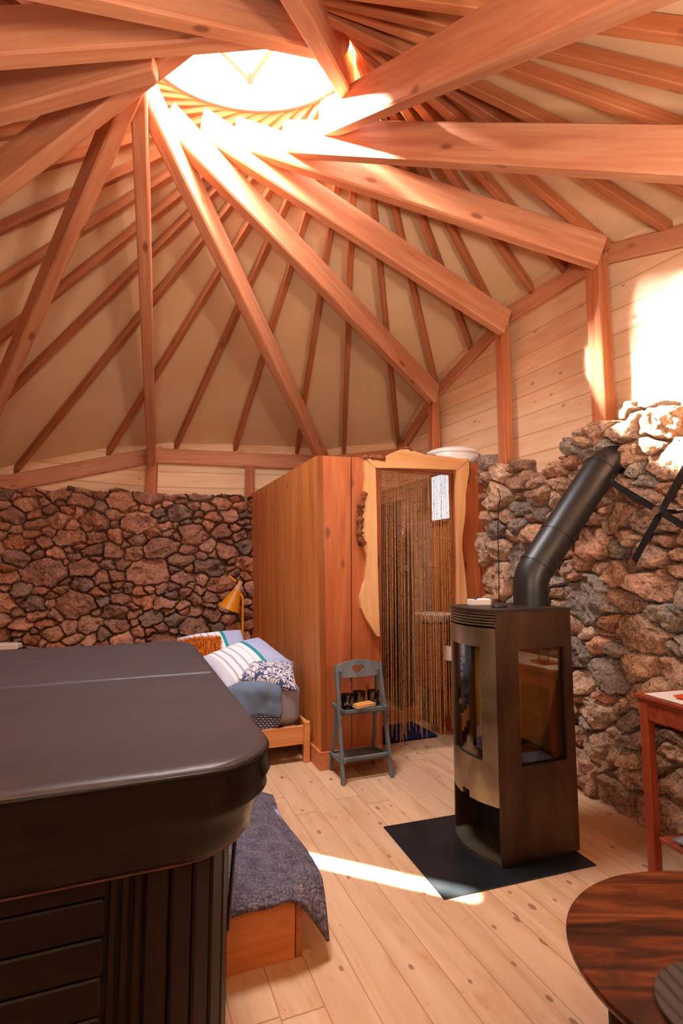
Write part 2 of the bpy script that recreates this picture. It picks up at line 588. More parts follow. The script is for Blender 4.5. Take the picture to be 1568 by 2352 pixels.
def stone_material(name):
    t = NT(name)
    at = t.n('ShaderNodeAttribute', attribute_name='tint')
    v = t.coord('Object')
    a = t.noise(v, 9., 6, .65)
    b = t.noise(v, 70., 4, .7)
    c = t.mix(1., at.outputs['Color'], t.ramp(a, [(.3, (.62, .58, .56, 1)), (.7, (1.3, 1.25, 1.2, 1))]), 'MULTIPLY')
    c = t.mix(1., c, t.ramp(b, [(.36, (.68, .66, .65, 1)), (.6, (1.1, 1.1, 1.1, 1))]), 'MULTIPLY')
    vo = t.n('ShaderNodeTexVoronoi'); vo.inputs['Scale'].default_value = 62.
    dv = t.n('ShaderNodeVectorMath', operation='ADD')
    nz = t.n('ShaderNodeTexNoise'); nz.inputs['Scale'].default_value = 30.
    t.l(v, nz.inputs['Vector'])
    sc = t.n('ShaderNodeVectorMath', operation='SCALE'); sc.inputs['Scale'].default_value = .03
    t.l(nz.outputs['Color'], sc.inputs[0]); t.l(v, dv.inputs[0]); t.l(sc.outputs[0], dv.inputs[1]); t.l(dv.outputs[0], vo.inputs['Vector'])
    pit = t.ramp(vo.outputs['Distance'], [(.12, (0, 0, 0, 1)), (.42, (1, 1, 1, 1))])
    hgt = t.math('ADD', t.math('ADD', t.math('MULTIPLY', b, .6), a), t.math('MULTIPLY', pit, .45))
    t.bump(hgt, 1., .016)
    return t.out(c, .95, spec=.12)


M['stone'] = stone_material('lava_stone')

# right wall: runs from the cabin towards the camera and opens out to the right
PR = [(1.02, 4.42), (1.13, 4.16), (1.30, 3.78), (1.457, 3.394), (1.59, 2.962), (1.79, 2.53), (2.02, 2.02), (2.25, 1.5), (2.4, 1.0)]
stone_wall('wall_right', PR[::1], lambda s: 2.17 + .03 * math.sin(s * 5) + (.06 if s > 1.0 else 0),
           [(.15, 50), (.11, 200), (.085, 700), (.06, 3000), (.04, 8000)], .0066, .095, 11,
           ['#c49c80', '#cfaa8c', '#b8927a', '#a99c90', '#d2b296', '#bd9a82', '#c8aa90', '#a08e82', '#c6967a'], M['stone'], over=.3)
# back wall
PB = [(-4.15, 4.75), (-3.7, 4.95), (-2.9, 5.2), (-2.03, 5.47), (-1.4, 5.6), (-.86, 5.72)]
stone_wall('wall_back', PB, lambda s: 2.13 + .012 * math.sin(s * 4) + .008 * math.sin(s * 17),
           [(.15, 8), (.105, 70), (.075, 900), (.052, 6000), (.034, 12000)], .008, .085, 23,
           ['#bb8a74', '#c4947e', '#d0a288', '#a87e6c', '#bd8e78', '#d29f80', '#a0867a', '#c68c6e', '#ae8676'], M['stone'], squash=.68, over=.0)

# ------------------------------------------------------------------ floor
f = MB().box(-4.6, 3.2, -6.2, 3.4, -.08, 0)
fl = f.build('floor', M['floor'])
fl.location = W(.061, 0)
fl.rotation_euler = (0, 0, TH)
tag(fl, kind='structure')

# ------------------------------------------------------------------ roof: posts, plates, boards
PL = dict(B=(1.708, 3.194, 3.40), A=(1.335, 4.05, 3.40), V=(.925, 4.99, 3.08), N=(.62, 5.69, 2.63), K=(-.2, 5.95, 2.6),
          P=(-2.05, 5.65, 2.63), Q=(-3.75, 5.1, 2.14), T7=(-3.85, 3.1, 2.42), T8=(-3.8, 2.1, 2.72), T9=(-3.45, 1.1, 2.6),
          T10=(-2.6, 0., 2.35), T11=(-.8, -.75, 2.4), T12=(1.9, .3, 2.7), T13=(2.3, 2.1, 3.02))
SEQ = ['T13', 'B', 'A', 'V', 'N', 'K', 'P', 'Q', 'T7', 'T8', 'T9', 'T10', 'T11', 'T12']


def bar(name, A, B, w, h, mat, ch=.008, up=Vector((0, 0, 1)), tip=0.):
    """straight timber from A to B (centre line), own local X along it"""
    A, B = Vector(A), Vector(B)
    x = (B - A)
    L = x.length
    x.normalize()
    y = up.cross(x).normalized()
    z = x.cross(y)
    mb = MB()
    if tip:
        st = [(0, 0)] + [(L - tip * (1 - k / 6), (1 - math.sqrt(max(0, 1 - (k / 6) ** 2))) * h * .8) for k in range(7)]
        lo = []
        for s, cut in st:
            b, c = -h / 2 + cut, ch
            lo.append([(s, -w / 2 + c, b), (s, w / 2 - c, b), (s, w / 2, b + c), (s, w / 2, h / 2 - c), (s, w / 2 - c, h / 2),
                       (s, -w / 2 + c, h / 2), (s, -w / 2, h / 2 - c), (s, -w / 2, b + c)])
        mb.loops(lo)
    else:
        mb.box(0, L, -w / 2, w / 2, -h / 2, h / 2, ch)
    o = mb.build(name, mat)
    m = Matrix((x, y, z)).transposed().to_4x4()
    m.translation = A
    o.matrix_world = m
    return o


ci = Vector((-.53, 2.7))
plates = [('T13', 'B', .12, 'pale pine wall plate above the sunlit boards, cut square where it meets the tall post'),
          ('B', 'A', .115, 'red wall plate over the pale boards between the two tallest posts'),
          ('A', 'V', .115, 'steep red wall plate climbing from the cabin side up to the second tall post'),
          ('V', 'N', .12, 'steepest short wall plate dropping behind the white tank and cabin roofline'),
          ('N', 'K', .15, 'wall plate hidden mostly behind the cabin top at the back corner'),
          ('K', 'P', .165, 'long level wall plate above the back stone wall, beside the cabin'),
          ('P', 'Q', .165, 'wall plate sloping down to the left above the back stone wall')]
for a, b, h, lab in plates:
    A, B = Vector(PL[a]), Vector(PL[b])
    A.z -= h / 2; B.z -= h / 2
    o = bar('wall_plate', A, B, .05, h, M['beam'])
    tag(o, lab, 'wall plate', 'wall plates under the roof')


def inward(k, d):
    p = Vector(PL[k]); c = Vector((ci.x, ci.y, 0)) - Vector((p.x, p.y, 0))
    c.normalize()
    return p + c * d


posts = [('B', .1, .1, 'pale post lit by the sun beside the brightest boards, foot on the stone wall'),
         ('A', .085, .09, 'slim red post dividing the pale boards, second from the stove pipe'),
         ('V', .085, .09, 'short red post beside the white tank on the cabin roof'),
         ('P', .1, .03, 'short red post under the meeting of two plates above the back stone wall')]
for k, w, d, lab in posts:
    p = inward(k, d)
    bot = 2.02
    zt = PL[k][2] - .1 if k != 'P' else PL[k][2] - .15
    o = MB().box(-w / 2, w / 2, -w / 2, w / 2, 0, zt - bot, .006).build('wall_post', M['post'])
    o.location = (p.x, p.y, bot)
    nx = {'B': 116, 'A': 113.6, 'V': 113.6, 'P': 8}[k]
    o.rotation_euler = (0, 0, R(nx))
    tag(o, lab, 'post', 'posts standing on the stone walls')
o = MB().box(-.05, .05, -.04, .04, 0, .44, .006).build('wall_post', M['post'])
o.location = (-1.01, 5.76, 2.02)
o.rotation_euler = (0, 0, R(9))
tag(o, 'short red stud above the back stone wall where the cabin side begins', 'post', 'posts standing on the stone walls')

# boards above the stone, one structure per side
def boards(name, keys, zb, mat=None):
    mb = MB(); acc = 0.
    for a, b in zip(keys[:-1], keys[1:]):
        A, B = Vector(PL[a]), Vector(PL[b])
        d = Vector((B.x - A.x, B.y - A.y))
        L = d.length; d.normalize()
        nn = Vector((d.y, -d.x))
        if nn.dot(ci - Vector((A.x, A.y))) < 0: nn = -nn
        off = -.012 * nn
        A2, B2 = Vector((A.x, A.y)) + off, Vector((B.x, B.y)) + off
        th = -.04 * nn
        vs = [(A2.x, A2.y, zb), (B2.x, B2.y, zb), (B2.x, B2.y, B.z + .1), (A2.x, A2.y, A.z + .1)]
        vb = [(p[0] + th.x, p[1] + th.y, p[2]) for p in vs]
        uvs = [(acc, zb), (acc + L, zb), (acc + L, B.z), (acc, A.z)]
        mb.add(vs + vb, [(0, 1, 2, 3), (7, 6, 5, 4), (0, 4, 5, 1), (2, 6, 7, 3)], 0, uvs + uvs)
        acc += L
    return tag(mb.build(name, mat or M['pine_wall']), kind='structure')


boards('wall_upper_right', ['T13', 'B', 'A', 'V', 'N'], 1.95)
boards('wall_upper_back', ['N', 'K', 'P', 'Q'], 1.95)
boards('wall_left', ['Q', 'T7', 'T8', 'T9', 'T10'], 0)
boards('wall_near', ['T10', 'T11', 'T12', 'T13'], 0)

# ------------------------------------------------------------------ main beams (reciprocal frame): tangent to the opening
RI = .55
def tan_left(p, r=RI):
    d = Vector((p[0], p[1])) - ci
    a = math.atan2(d.y, d.x); b = math.acos(r / d.length)
    for s in (1, -1):
        t = ci + r * Vector((math.cos(a + s * b), math.sin(a + s * b)))
        h = t - Vector((p[0], p[1])); q = ci - Vector((p[0], p[1]))
        if h.x * q.y - h.y * q.x > 0: return t


BEAMS = [  # outer x, y, z, inner z, extension past the tangent, label
    (1.66, 3.215, 3.362, 4.15, .20, 'main beam running from the sunlit tall post up to the far edge of the skylight'),
    (1.30, 4.04, 3.282, 4.12, .20, 'main beam landing on the slim second post above the pale boards'),
    (.895, 4.97, 3.005, 3.99, .20, 'main beam landing on the short post beside the white tank'),
    (-.2, 5.93, 2.535, 3.94, .2, 'main beam whose foot disappears behind the left end of the cabin top'),
    (-2.05, 5.63, 2.50, 3.80, .12, 'main beam seen edge-on, almost vertical, over the back stone wall'),
    (-3.6, 4.92, 2.05, 3.90, .12, 'main beam leaning to the left edge just left of the edge-on beam'),
    (-3.802, 3.125, 2.35, 3.80, .12, 'third main beam left of the edge-on beam, leaving the left edge at mid roof'),
    (-3.784, 2.15, 2.72, 3.73, -.32, 'fourth main beam left of the edge-on beam, nearly level at the left edge'),
    (-3.455, 1.171, 2.47, 3.83, .12, 'dark broad beam crossing the top left corner towards the skylight'),
    (-2.58, .114, 2.21, 3.91, .28, 'massive beam along the upper rim of the skylight, nearest overhead'),
    (-.784, -.59, 2.39, 3.98, .16, 'beam coming straight down from the top edge to the right rim of the skylight'),
    (1.39, .018, 2.13, 4.07, .2, 'sunlit beam rising from the skylight to the top edge on the right'),
    (2.41, 1.44, 2.506, 4.10, .2, 'broad bright beam running nearly level to the right edge'),
]
LOWER = {BEAMS[i][:2] for i in (0, 1, 2, 3, 11, 12)}
for x, y, zo, zi, ext, lab in BEAMS:
    t = tan_left((x, y))
    A = Vector((x, y, zo)); B = Vector((t.x, t.y, zi))
    if (x, y) in LOWER:            # these rest lower, clear of the rafters above them
        eye = Vector((0, 0, 1.37))
        A, B = eye + (A - eye) * .962, eye + (B - eye) * .962
    d = (B - A).normalized()
    o = bar('main_roof_beam', A, B + d * ext, .08, .2, M['beam'], .01, tip=.12 if ext > 0 else .03)
    tag(o, lab, 'roof beam', 'main beams spiralling round the skylight')

# ------------------------------------------------------------------ rafters and canvas
RAF = [
(-119.5, 1.55,0.75,2.62, -0.84,2.162,3.99), (-111.0, 1.75,1.12,2.72, -0.752,2.121,3.94), (-104.5, 1.977,1.411,2.751, -0.685,2.100,3.918),
(-96.0, 2.140,1.796,2.876, -0.595,2.083,3.906), (-87.0, 2.249,2.225,3.033, -0.498,2.081,3.904), (-78.5, 2.239,2.631,3.10, -0.406,2.092,3.86),
(-71.0, 1.988,2.911,3.236, -0.328,2.114,3.913), (-62.0, 1.898,3.289,3.277, -0.239,2.153,3.944), (-52.4, 1.562,3.529,3.414, -0.152,2.209,3.988),
(-44.4, 1.434,3.822,3.421, -0.087,2.267,4.007), (-34.9, 1.271,4.197,3.40, -0.022,2.345,4.033), (-28.1, 1.137,4.503,3.259, 0.017,2.408,4.054),
(-18.9, 0.917,5.008,3.10, 0.056,2.499,4.084), (-10.0, 0.623,5.683,2.65, 0.081,2.593,4.115), (1.1, 0.029,5.877,2.62, 0.090,2.712,4.154),
(10.7, -0.503,5.901,2.622, 0.079,2.815,4.188), (23.2, -1.182,5.791,2.633, 0.040,2.945,4.231), (34.1, -1.805,5.690,2.635, -0.017,3.048,4.265),
(44.9, -2.464,5.516,2.530, -0.091,3.138,4.295), (56.4, -3.261,5.258,2.300, -0.187,3.216,4.320), (66.5, -3.766,4.783,2.184, -0.283,3.269,4.338),
(76.1, -3.798,4.147,2.273, -0.381,3.302,4.349), (85.7, -3.827,3.570,2.354, -0.484,3.318,4.354), (95.3, -3.846,3.015,2.448, -0.587,3.317,4.354),
(104.9, -3.818,2.467,2.609, -0.689,3.299,4.348), (114.5, -3.737,1.920,2.703, -0.787,3.264,4.336), (124.1, -3.555,1.401,2.645, -0.878,3.213,4.319),
(133.7, -3.302,0.909,2.556, -0.958,3.148,4.298), (143.3, -2.964,0.472,2.457, -1.027,3.071,4.272), (152.9, -2.605,0.006,2.351, -1.082,2.982,4.243),
(162.5, -2.097,-0.209,2.378, -1.121,2.886,4.212), (172.1, -1.589,-0.421,2.40, -1.144,2.785,4.178), (181.7, -1.051,-0.645,2.40, -1.150,2.682,4.144),
(191.3, -0.496,-0.632,2.44, -1.138,2.579,4.110), (200.9, 0.004,-0.437,2.52, -1.109,2.479,4.077), (210.5, 0.488,-0.249,2.58, -1.064,2.385,4.046),
(220.1, 0.981,-0.057,2.63, -1.004,2.301,4.018), (230.5, 1.25,0.2,2.55, -0.931,2.227,3.994)]
ORD = ['first', 'second', 'third', 'fourth', 'fifth', 'sixth', 'seventh', 'eighth', 'ninth', 'tenth', 'eleventh', 'twelfth', 'thirteenth']
cv = []
for i, (t, x, y, z, tx, ty, tz) in enumerate(RAF):
    E, T = Vector((x, y, z + .04)), Vector((tx, ty, tz + .1))
    d = (T - E).normalized()
    E2 = E - d * .06
    cv.append((E, T))
    if i <= 7:
        lab = 'slender red rafter in the upper right fan, %s from the top' % ORD[i]
    elif i <= 10:
        lab = 'slender rafter landing on the plate above the pale boards, %s left of the sunlit post' % ORD[i - 8]
    elif i <= 12:
        lab = 'slender rafter landing on the steep plate, %s left of the slim second post' % ORD[i - 11]
    elif i <= 14:
        lab = 'slender rafter dropping behind the cabin top, %s right of the cabin corner' % ORD[14 - i]
    elif i <= 17:
        lab = 'slender rafter on the level back plate, %s right of the edge-on beam' % ORD[17 - i]
    elif i <= 29:
        lab = 'slender rafter on the left roof slope, %s left of the edge-on beam' % ORD[i - 18]
    else:
        lab = 'slender rafter in the top left corner beyond the broad dark beam, %s one' % ORD[i - 30]
    o = bar('roof_rafter', E2, T + d * .06, .042, .07, M['rafter'], .004)
    tag(o, lab, 'rafter', 'slender rafters under the canvas roof')
mb = MB()
NR = len(cv)
for i in range(NR):
    (E1, T1), (E2, T2) = cv[i], cv[(i + 1) % NR]
    o1, o2 = E1 + (E1 - T1).normalized() * .3, E2 + (E2 - T2).normalized() * .3
    mb.add([Vector((o1.x, o1.y, -.05)), Vector((o2.x, o2.y, -.05)), o2 + Vector((0, 0, .05)), o1 + Vector((0, 0, .05))], [(0, 1, 2, 3)])
    for k in range(9):
        if k == 0: q = [o1, o2, E2, E1]
        else: q = None
        a, b = (k - 1) / 8, k / 8
        if q:
            mb.add([p + Vector((0, 0, .05)) for p in q], [(0, 1, 2, 3)]); continue
        q = [E1.lerp(T1, a), E2.lerp(T2, a), E2.lerp(T2, b), E1.lerp(T1, b)]
        mb.add([p + Vector((0, 0, .05)) for p in q], [(0, 1, 2, 3)])
ce = mb.build('ceiling', M['canvas'], smooth=True, fix=False)
import bmesh
bm = bmesh.new(); bm.from_mesh(ce.data); bmesh.ops.remove_doubles(bm, verts=bm.verts, dist=.0005); bm.to_mesh(ce.data); bm.free()
md = ce.modifiers.new('thick', 'SOLIDIFY'); md.thickness = .02; md.offset = 1
tag(ce, kind='structure')

# ------------------------------------------------------------------ skylight
zr = lambda y, o=4.28: o + .33 * (y - 2.7)
def ring(r, h, n=64):
    return [(ci.x + r * math.cos(2 * PI * k / n), ci.y + r * math.sin(2 * PI * k / n), zr(ci.y + r * math.sin(2 * PI * k / n)) + h) for k in range(n)]
sky = thing('window_1', (0, 0, 0), 0, 'round glazed skylight at the top of the roof', 'skylight')
sky['kind'] = 'structure'
mb = MB().loops([ring(.575, -.06), ring(.575, .16), ring(.66, .16), ring(.66, -.06), ring(.575, -.06)], False, False)
mb.build('skylight_frame', plain('skylight_curb', '#b9ada3', .6), sky, smooth=True, angle=40)
pane = MB().loops([ring(.6, .165), ring(.3, .26), ring(.02, .3)], False, True)
pane.build('skylight_pane', glass('skylight_glass', (1, 1, 1, 1), .0, .05), sky, smooth=True)
for a0, a1, w in ((205, 97, .05), (100, 330, .055), (150, 20, .03)):
    p = [Vector((ci.x + .58 * math.cos(R(a)), ci.y + .58 * math.sin(R(a)), 0)) for a in (a0, a1)]
    pts = []
    for k in range(9):
        q = p[0].lerp(p[1], k / 8)
        rr = math.hypot(q.x - ci.x, q.y - ci.y)
        q.z = zr(q.y) + .155 + .12 * (1 - rr / .58)
        pts.append(q)
    MB().tube(pts, w * .5, 6).build('glazing_bar', plain('glazing_bar_paint', '#8c7a6a', .5), sky)
# ------------------------------------------------------------------ cabin (bathroom) partitions
def fr(a, b, z):                    # cabin corner leans slightly: front-left edge moves out with height
    return W(a, b, z)


CT = 2.14                           # cabin height at the corner
mb = MB()                           # long side, boards upright
def lean(z): return -.01 - .045 * z / CT
N = 24
b0, b1 = 0.0, 2.22
vs, uvs, fs = [], [], []
for dx in (0, .045):
    for (b, z) in ((b0, 0), (b1, 0), (b1, CT), (b0, CT)):
        vs.append(W(lean(z) + dx, b, z)); uvs.append((b, z))
fs = [(0, 1, 2, 3), (7, 6, 5, 4), (0, 3, 7, 4), (1, 5, 6, 2), (3, 2, 6, 7)]
mb.add(vs, fs, 0, uvs)
tag(mb.build('wall_cabin_side', M['cabin_side']), kind='structure')


def front_plank(a00, a01, a10, a11, z0, z1a, z1b, d=.045, b=-.0):
    """board in the cabin front: bottom from a00 to a01, top from a10 to a11"""
    m = MB()
    v = [(a00, b, z0), (a01, b, z0), (a11, b, z1b), (a10, b, z1a)]
    m.add([(p[0], p[1], p[2]) for p in v] + [(p[0], p[1] + d, p[2]) for p in v],
          [(0, 1, 2, 3), (7, 6, 5, 4), (0, 4, 5, 1), (1, 5, 6, 2), (2, 6, 7, 3), (3, 7, 4, 0)])
    return m


wf = bpy.data.objects.new('wall_cabin_front', None); COL.objects.link(wf)
wf.location = (OX, OY, 0); wf.rotation_euler = (0, 0, TH); wf['kind'] = 'structure'
front_plank(-.008, .205, -.053, .203, 0, CT, 2.146).build('plank', M['cabin_front'], wf)
front_plank(.213, .44, .212, .44, 0, 2.147, 2.155).build('plank', M['cabin_front'], wf)
front_plank(.44, 1.1, .44, 1.1, 2.09, 2.155, 2.175).build('plank', M['cabin_front'], wf)
front_plank(1.105, 1.31, 1.105, 1.31, 0, 2.175, 2.185).build('plank', M['cabin_front'], wf)
front_plank(1.315, 1.40, 1.315, 1.40, 0, 2.185, 2.19).build('plank', M['cabin_front'], wf)
front_plank(.198, .22, .198, .22, 0, 2.14, 2.14, .02, .03).build('gap_batten', M['dark'], wf)
# inner walls of the shower room
def tiles(name):
    t = NT(name)
    tc = t.n('ShaderNodeTexCoord')
    br = t.n('ShaderNodeTexBrick')
    br.inputs['Scale'].default_value = 1.
    br.inputs['Brick Width'].default_value = .42
    br.inputs['Row Height'].default_value = .175
    br.inputs['Mortar Size'].default_value = .006
    br.inputs['Color1'].default_value = srgb('#a07a64'); br.inputs['Color2'].default_value = srgb('#ac846a')
    br.inputs['Mortar'].default_value = srgb('#b09a88')
    t.l(tc.outputs['UV'], br.inputs['Vector'])
    nz = t.noise(t.coord('UV', (3, 3, 3)), 3, 4)
    c = t.mix(1., br.outputs['Color'], t.ramp(nz, [(.3, (.7, .68, .66, 1)), (.7, (1.2, 1.15, 1.1, 1))]), 'MULTIPLY')
    return t.out(c, .35)
M['tile'] = tiles('brown_stone_tiles')
def quadwall(name, p, mat, th):
    v = [W(*q) for q in p]
    o = [W(q[0] + th[0], q[1] + th[1], q[2]) for q in p]
    L = (v[1] - v[0]).length
    uv = [(0, p[0][2]), (L, p[1][2]), (L, p[2][2]), (0, p[3][2])]
    m = MB().add(v + o, [(0, 1, 2, 3), (7, 6, 5, 4), (0, 4, 5, 1), (1, 5, 6, 2), (2, 6, 7, 3), (3, 7, 4, 0)], 0, uv + uv)
    return tag(m.build(name, mat), kind='structure')
quadwall('wall_shower_right', [(1.2, .6, 0), (1.2, 2.1, 0), (1.2, 2.1, 2.14), (1.2, .6, 2.14)], M['tile'], (.03, 0))
quadwall('wall_bath_right', [(1.26, .05, 0), (1.26, 2.13, 0), (1.26, 2.13, 2.17), (1.26, .05, 2.17)], M['cabin_side'], (.03, 0))
quadwall('wall_shower_back', [(.05, 2.1, 0), (1.2, 2.1, 0), (1.2, 2.1, 2.14), (.05, 2.1, 2.14)], M['tile'], (0, .03))
sl = MB().box(.9, 1.5, .06, .56, 2.165, 2.195, .003).build('trim_1', M['cabin_front'])   # board across the corner carrying the tank
sl.location = (OX, OY, 0); sl.rotation_euler = (0, 0, TH); tag(sl, kind='structure')
# skirting
bbx = MB()
bbx.prism([(-.03, -.018), (.19, -.018), (.425, -.018), (.425, .0), (-.012, .0), (-.012, 2.15), (-.03, 2.15)], 0, .115)
o = bbx.build('baseboard_cabin', M['baseboard']); o.location = (OX, OY, 0); o.rotation_euler = (0, 0, TH); tag(o, kind='structure')
o = MB().box(1.095, 1.34, -.018, 0, 0, .115, .003).build('baseboard_cabin_right', M['baseboard']); o.location = (OX, OY, 0); o.rotation_euler = (0, 0, TH); tag(o, kind='structure')

# ------------------------------------------------------------------ live-edge frame round the doorway
PXF = 1215.
def onfront(px, py, off=0.):
    """point of the photograph carried onto the plane of the cabin front (its true place)"""
    p = math.atan(121 / 1215.); c, s = math.cos(p), math.sin(p)
    x, u = (px - 784.) / PXF, (1176. - py) / PXF
    d = Vector((x, c - u * s, s + u * c))
    n = Vector((-SU, CU, 0)); P = W(0, off)
    t = (P - Vector((0, 0, 1.37))).dot(n) / d.dot(n)
    q = Vector((0, 0, 1.37)) + d * t
    r = q - Vector((OX, OY, 0))
    return (r.x * CU + r.y * SU, q.z)


fd = thing('live_edge_door_frame', W(0, 0), TH, 'doorway frame of pale live-edge wood slabs with bark on the cabin front', 'door frame')
def slab(name, px, mat, b0, b1, parent, label=None):
    poly = [onfront(*q, b0) for q in px]
    # resample the outline so the waney edge is rounded
    m = MB()
    n = len(poly)
    m.add([(a, b0 + .006, z) for a, z in poly] + [(a, b1, z) for a, z in poly],
          [list(range(n)), [n + k for k in range(n)][::-1]] + [(k, n + k, n + (k + 1) % n, (k + 1) % n) for k in range(n)])
    o = m.build(name, mat, parent)
    if label: o['label'] = label
    return o
LS = [(863, 1074), (836, 1047), (839, 1075), (841, 1100), (839, 1128), (833, 1150), (827, 1175), (829, 1205), (827, 1228), (836, 1255), (843, 1275), (844, 1300),
      (841, 1330), (834, 1352), (829, 1375), (831, 1398), (840, 1418), (853, 1440), (866, 1461), (873, 1462), (871, 1400), (868, 1300), (866, 1180)]
sl_l = slab('side_slab', LS, M['slab'], -.045, 0, fd)
TS = [(863, 1074), (836, 1047), (862, 1049), (885, 1050), (900, 1040), (918, 1033), (935, 1031), (952, 1036), (975, 1043), (1000, 1046), (1030, 1048), (1052, 1052),
      (1078, 1053), (1049, 1079), (1000, 1077), (930, 1075)]
sl_t = slab('head_slab', TS, M['slab_top'], -.05, 0, fd)
RS = [(1049, 1079), (1078, 1053), (1078, 1085), (1074, 1110), (1070, 1140), (1070, 1170), (1067, 1200), (1063, 1230), (1062, 1260), (1066, 1290), (1069, 1320),
      (1073, 1360), (1076, 1410), (1077, 1500), (1076, 1600), (1073, 1712), (1049, 1714), (1050, 1600), (1054, 1500), (1055, 1400), (1055, 1300), (1052, 1180)]
sl_r = slab('side_slab', RS, M['slab'], -.045, 0, fd)
def barkstrip(px, w, b0):
    m = MB()
    rs = random.Random(len(px))
    pts = []
    for (x0, y0), (x1, y1) in zip(px[:-1], px[1:]):
        for k in range(5):
            f = k / 5
            pts.append((x0 + (x1 - x0) * f, y0 + (y1 - y0) * f))
    pts.append(px[-1])
    P3 = []
    for x, y in pts:
        a, z = onfront(x + rs.uniform(-1.5, 1.5), y + rs.uniform(-1.5, 1.5), b0)
        P3.append((a, b0 + .012, z))
    m.tube(P3, [w * rs.uniform(.55, 1.25) * (0.35 if k in (0, len(P3) - 1) else 1) for k in range(len(P3))], 8)
    return m
barkstrip([(841, 1128), (834, 1150), (828, 1175), (829, 1205), (827, 1228), (836, 1255)], .026, -.04).build('bark', M['bark'], sl_l, smooth=True)['label'] = 'strip of dark bark on the left slab'
barkstrip([(834, 1050), (862, 1051), (886, 1052)], .022, -.045).build('bark', M['bark'], sl_t, smooth=True)['label'] = 'bark on the left end of the head slab'
barkstrip([(918, 1032), (936, 1029), (948, 1034)], .014, -.045).build('bark', M['bark'], sl_t, smooth=True)['label'] = 'bark at the peak of the head slab'
barkstrip([(955, 1038), (985, 1046), (1020, 1049)], .009, -.045).build('bark', M['bark'], sl_t, smooth=True)
barkstrip([(1078, 1056), (1078, 1085), (1074, 1112)], .012, -.04).build('bark', M['bark'], sl_r, smooth=True)['label'] = 'bark on the top of the right slab'
# plain jambs and lintel lining the opening
j = MB(); j.box(.425, .445, 0, .1, 0, 2.09, .002); j.box(1.095, 1.115, 0, .1, 0, 2.09, .002); j.box(.425, 1.115, 0, .1, 2.085, 2.105, .002)
j.build('jamb_lining', M['cabin_front'], fd)

# ------------------------------------------------------------------ bamboo bead curtain
rs = random.Random(5)
mb = MB()
n_str = 58
for i in range(n_str):
    a = .452 + (1.088 - .452) * (i + .5) / n_str + rs.uniform(-.002, .002)
    b = .045 + rs.uniform(-.006, .006)
    zb = rs.choice([.12, .16, .2, .1, .3, .26, .14]) + rs.uniform(-.04, .05)
    z = 2.084
    da = rs.uniform(-.012, .012); db = rs.uniform(-.01, .01)
    if rs.random() < .1: da *= 4
    while z > zb:
        L = rs.uniform(.05, .095)
        z2 = max(zb, z - L)
        f0, f1 = (2.084 - z) / 2., (2.084 - z2) / 2.
        p = W(a + da * f0, b + db * f0, z); q = W(a + da * f1, b + db * f1, z2)
        mb.tube([p, q], .0021, 5, True, 0)
        if rs.random() < .35:
            mb.tube([q + Vector((0, 0, .003)), q - Vector((0, 0, .005))], .0034, 5, True, 1)
        z = z2 - .003
o = mb.build('bead_curtain', [plain('bamboo_tube', '#cc8e54', .5, nz=.3, nscale=30), plain('dark_bead', '#5a2c18', .5)], fix=False)
tag(o, 'curtain of thin bamboo bead strings hanging in the live-edge doorway', 'bead curtain', kind='stuff')
o = MB().box(.45, 1.09, .035, .055, 2.075, 2.086, .002).build('curtain_rail', M['cabin_front'])
o.location = (OX, OY, 0); o.rotation_euler = (0, 0, TH)
tag(o, 'thin wooden rail carrying the bead strings under the doorway head', 'curtain rail')

# ------------------------------------------------------------------ inside the shower room
win = thing('window_2', W(1.245, .24), TH, 'small bright window high on the bathroom wall, seen through the beads', 'window')
win['kind'] = 'structure'
em = NT('daylit_frosted_pane'); e = em.n('ShaderNodeEmission'); e.inputs[0].default_value = srgb('#dfe3f5'); e.inputs[1].default_value = 1.5
em.l(e.outputs[0], em.t.nodes['Material Output'].inputs['Surface'])
m = MB(); m.box(-.02, .012, -.02, 0, 1.74, 2.16); m.box(-.02, .012, .34, .36, 1.74, 2.16); m.box(-.02, .012, -.02, .36, 1.74, 1.76); m.box(-.02, .012, -.02, .36, 2.15, 2.165)
wfr = m.build('window_frame', M['cabin_front'], win)
MB().box(-.01, .0, 0, .34, 1.76, 2.15).build('window_pane', em.m, wfr)

va = thing('vanity_drum', W(1.07, .31), TH, 'round brown wooden vanity hung on the wall under the white basin behind the beads', 'vanity')
MB().lathe([(0, .4), (.14, .4), (.155, .43), (.155, .9), (.0, .9)], 40).build('body', M['tanface'], va, smooth=True, angle=40)
bs = thing('wash_basin', W(1.07, .31, .902), TH, 'white round wash basin standing on the vanity behind the beads', 'basin')
MB().lathe([(0, 0), (.1, 0), (.13, .02), (.165, .062), (.17, .07), (.16, .07), (.12, .035), (.06, .02), (0, .018)], 40).build('bowl', M['white'], bs, smooth=True, angle=60)
pr = thing('toilet_roll', W(1.065, .115, .74), TH, 'white toilet paper roll hanging below the basin behind the beads', 'toilet roll')
MB().tube([(0, -.03, .0), (0, -.03, -.1)], .042, 20).build('roll', M['white'], pr, smooth=True, angle=40)
MB().tube([(.035, -.03, .03), (0, -.03, .03), (0, -.03, -.11)], .006, 8).build('holder', M['chrome'], pr)

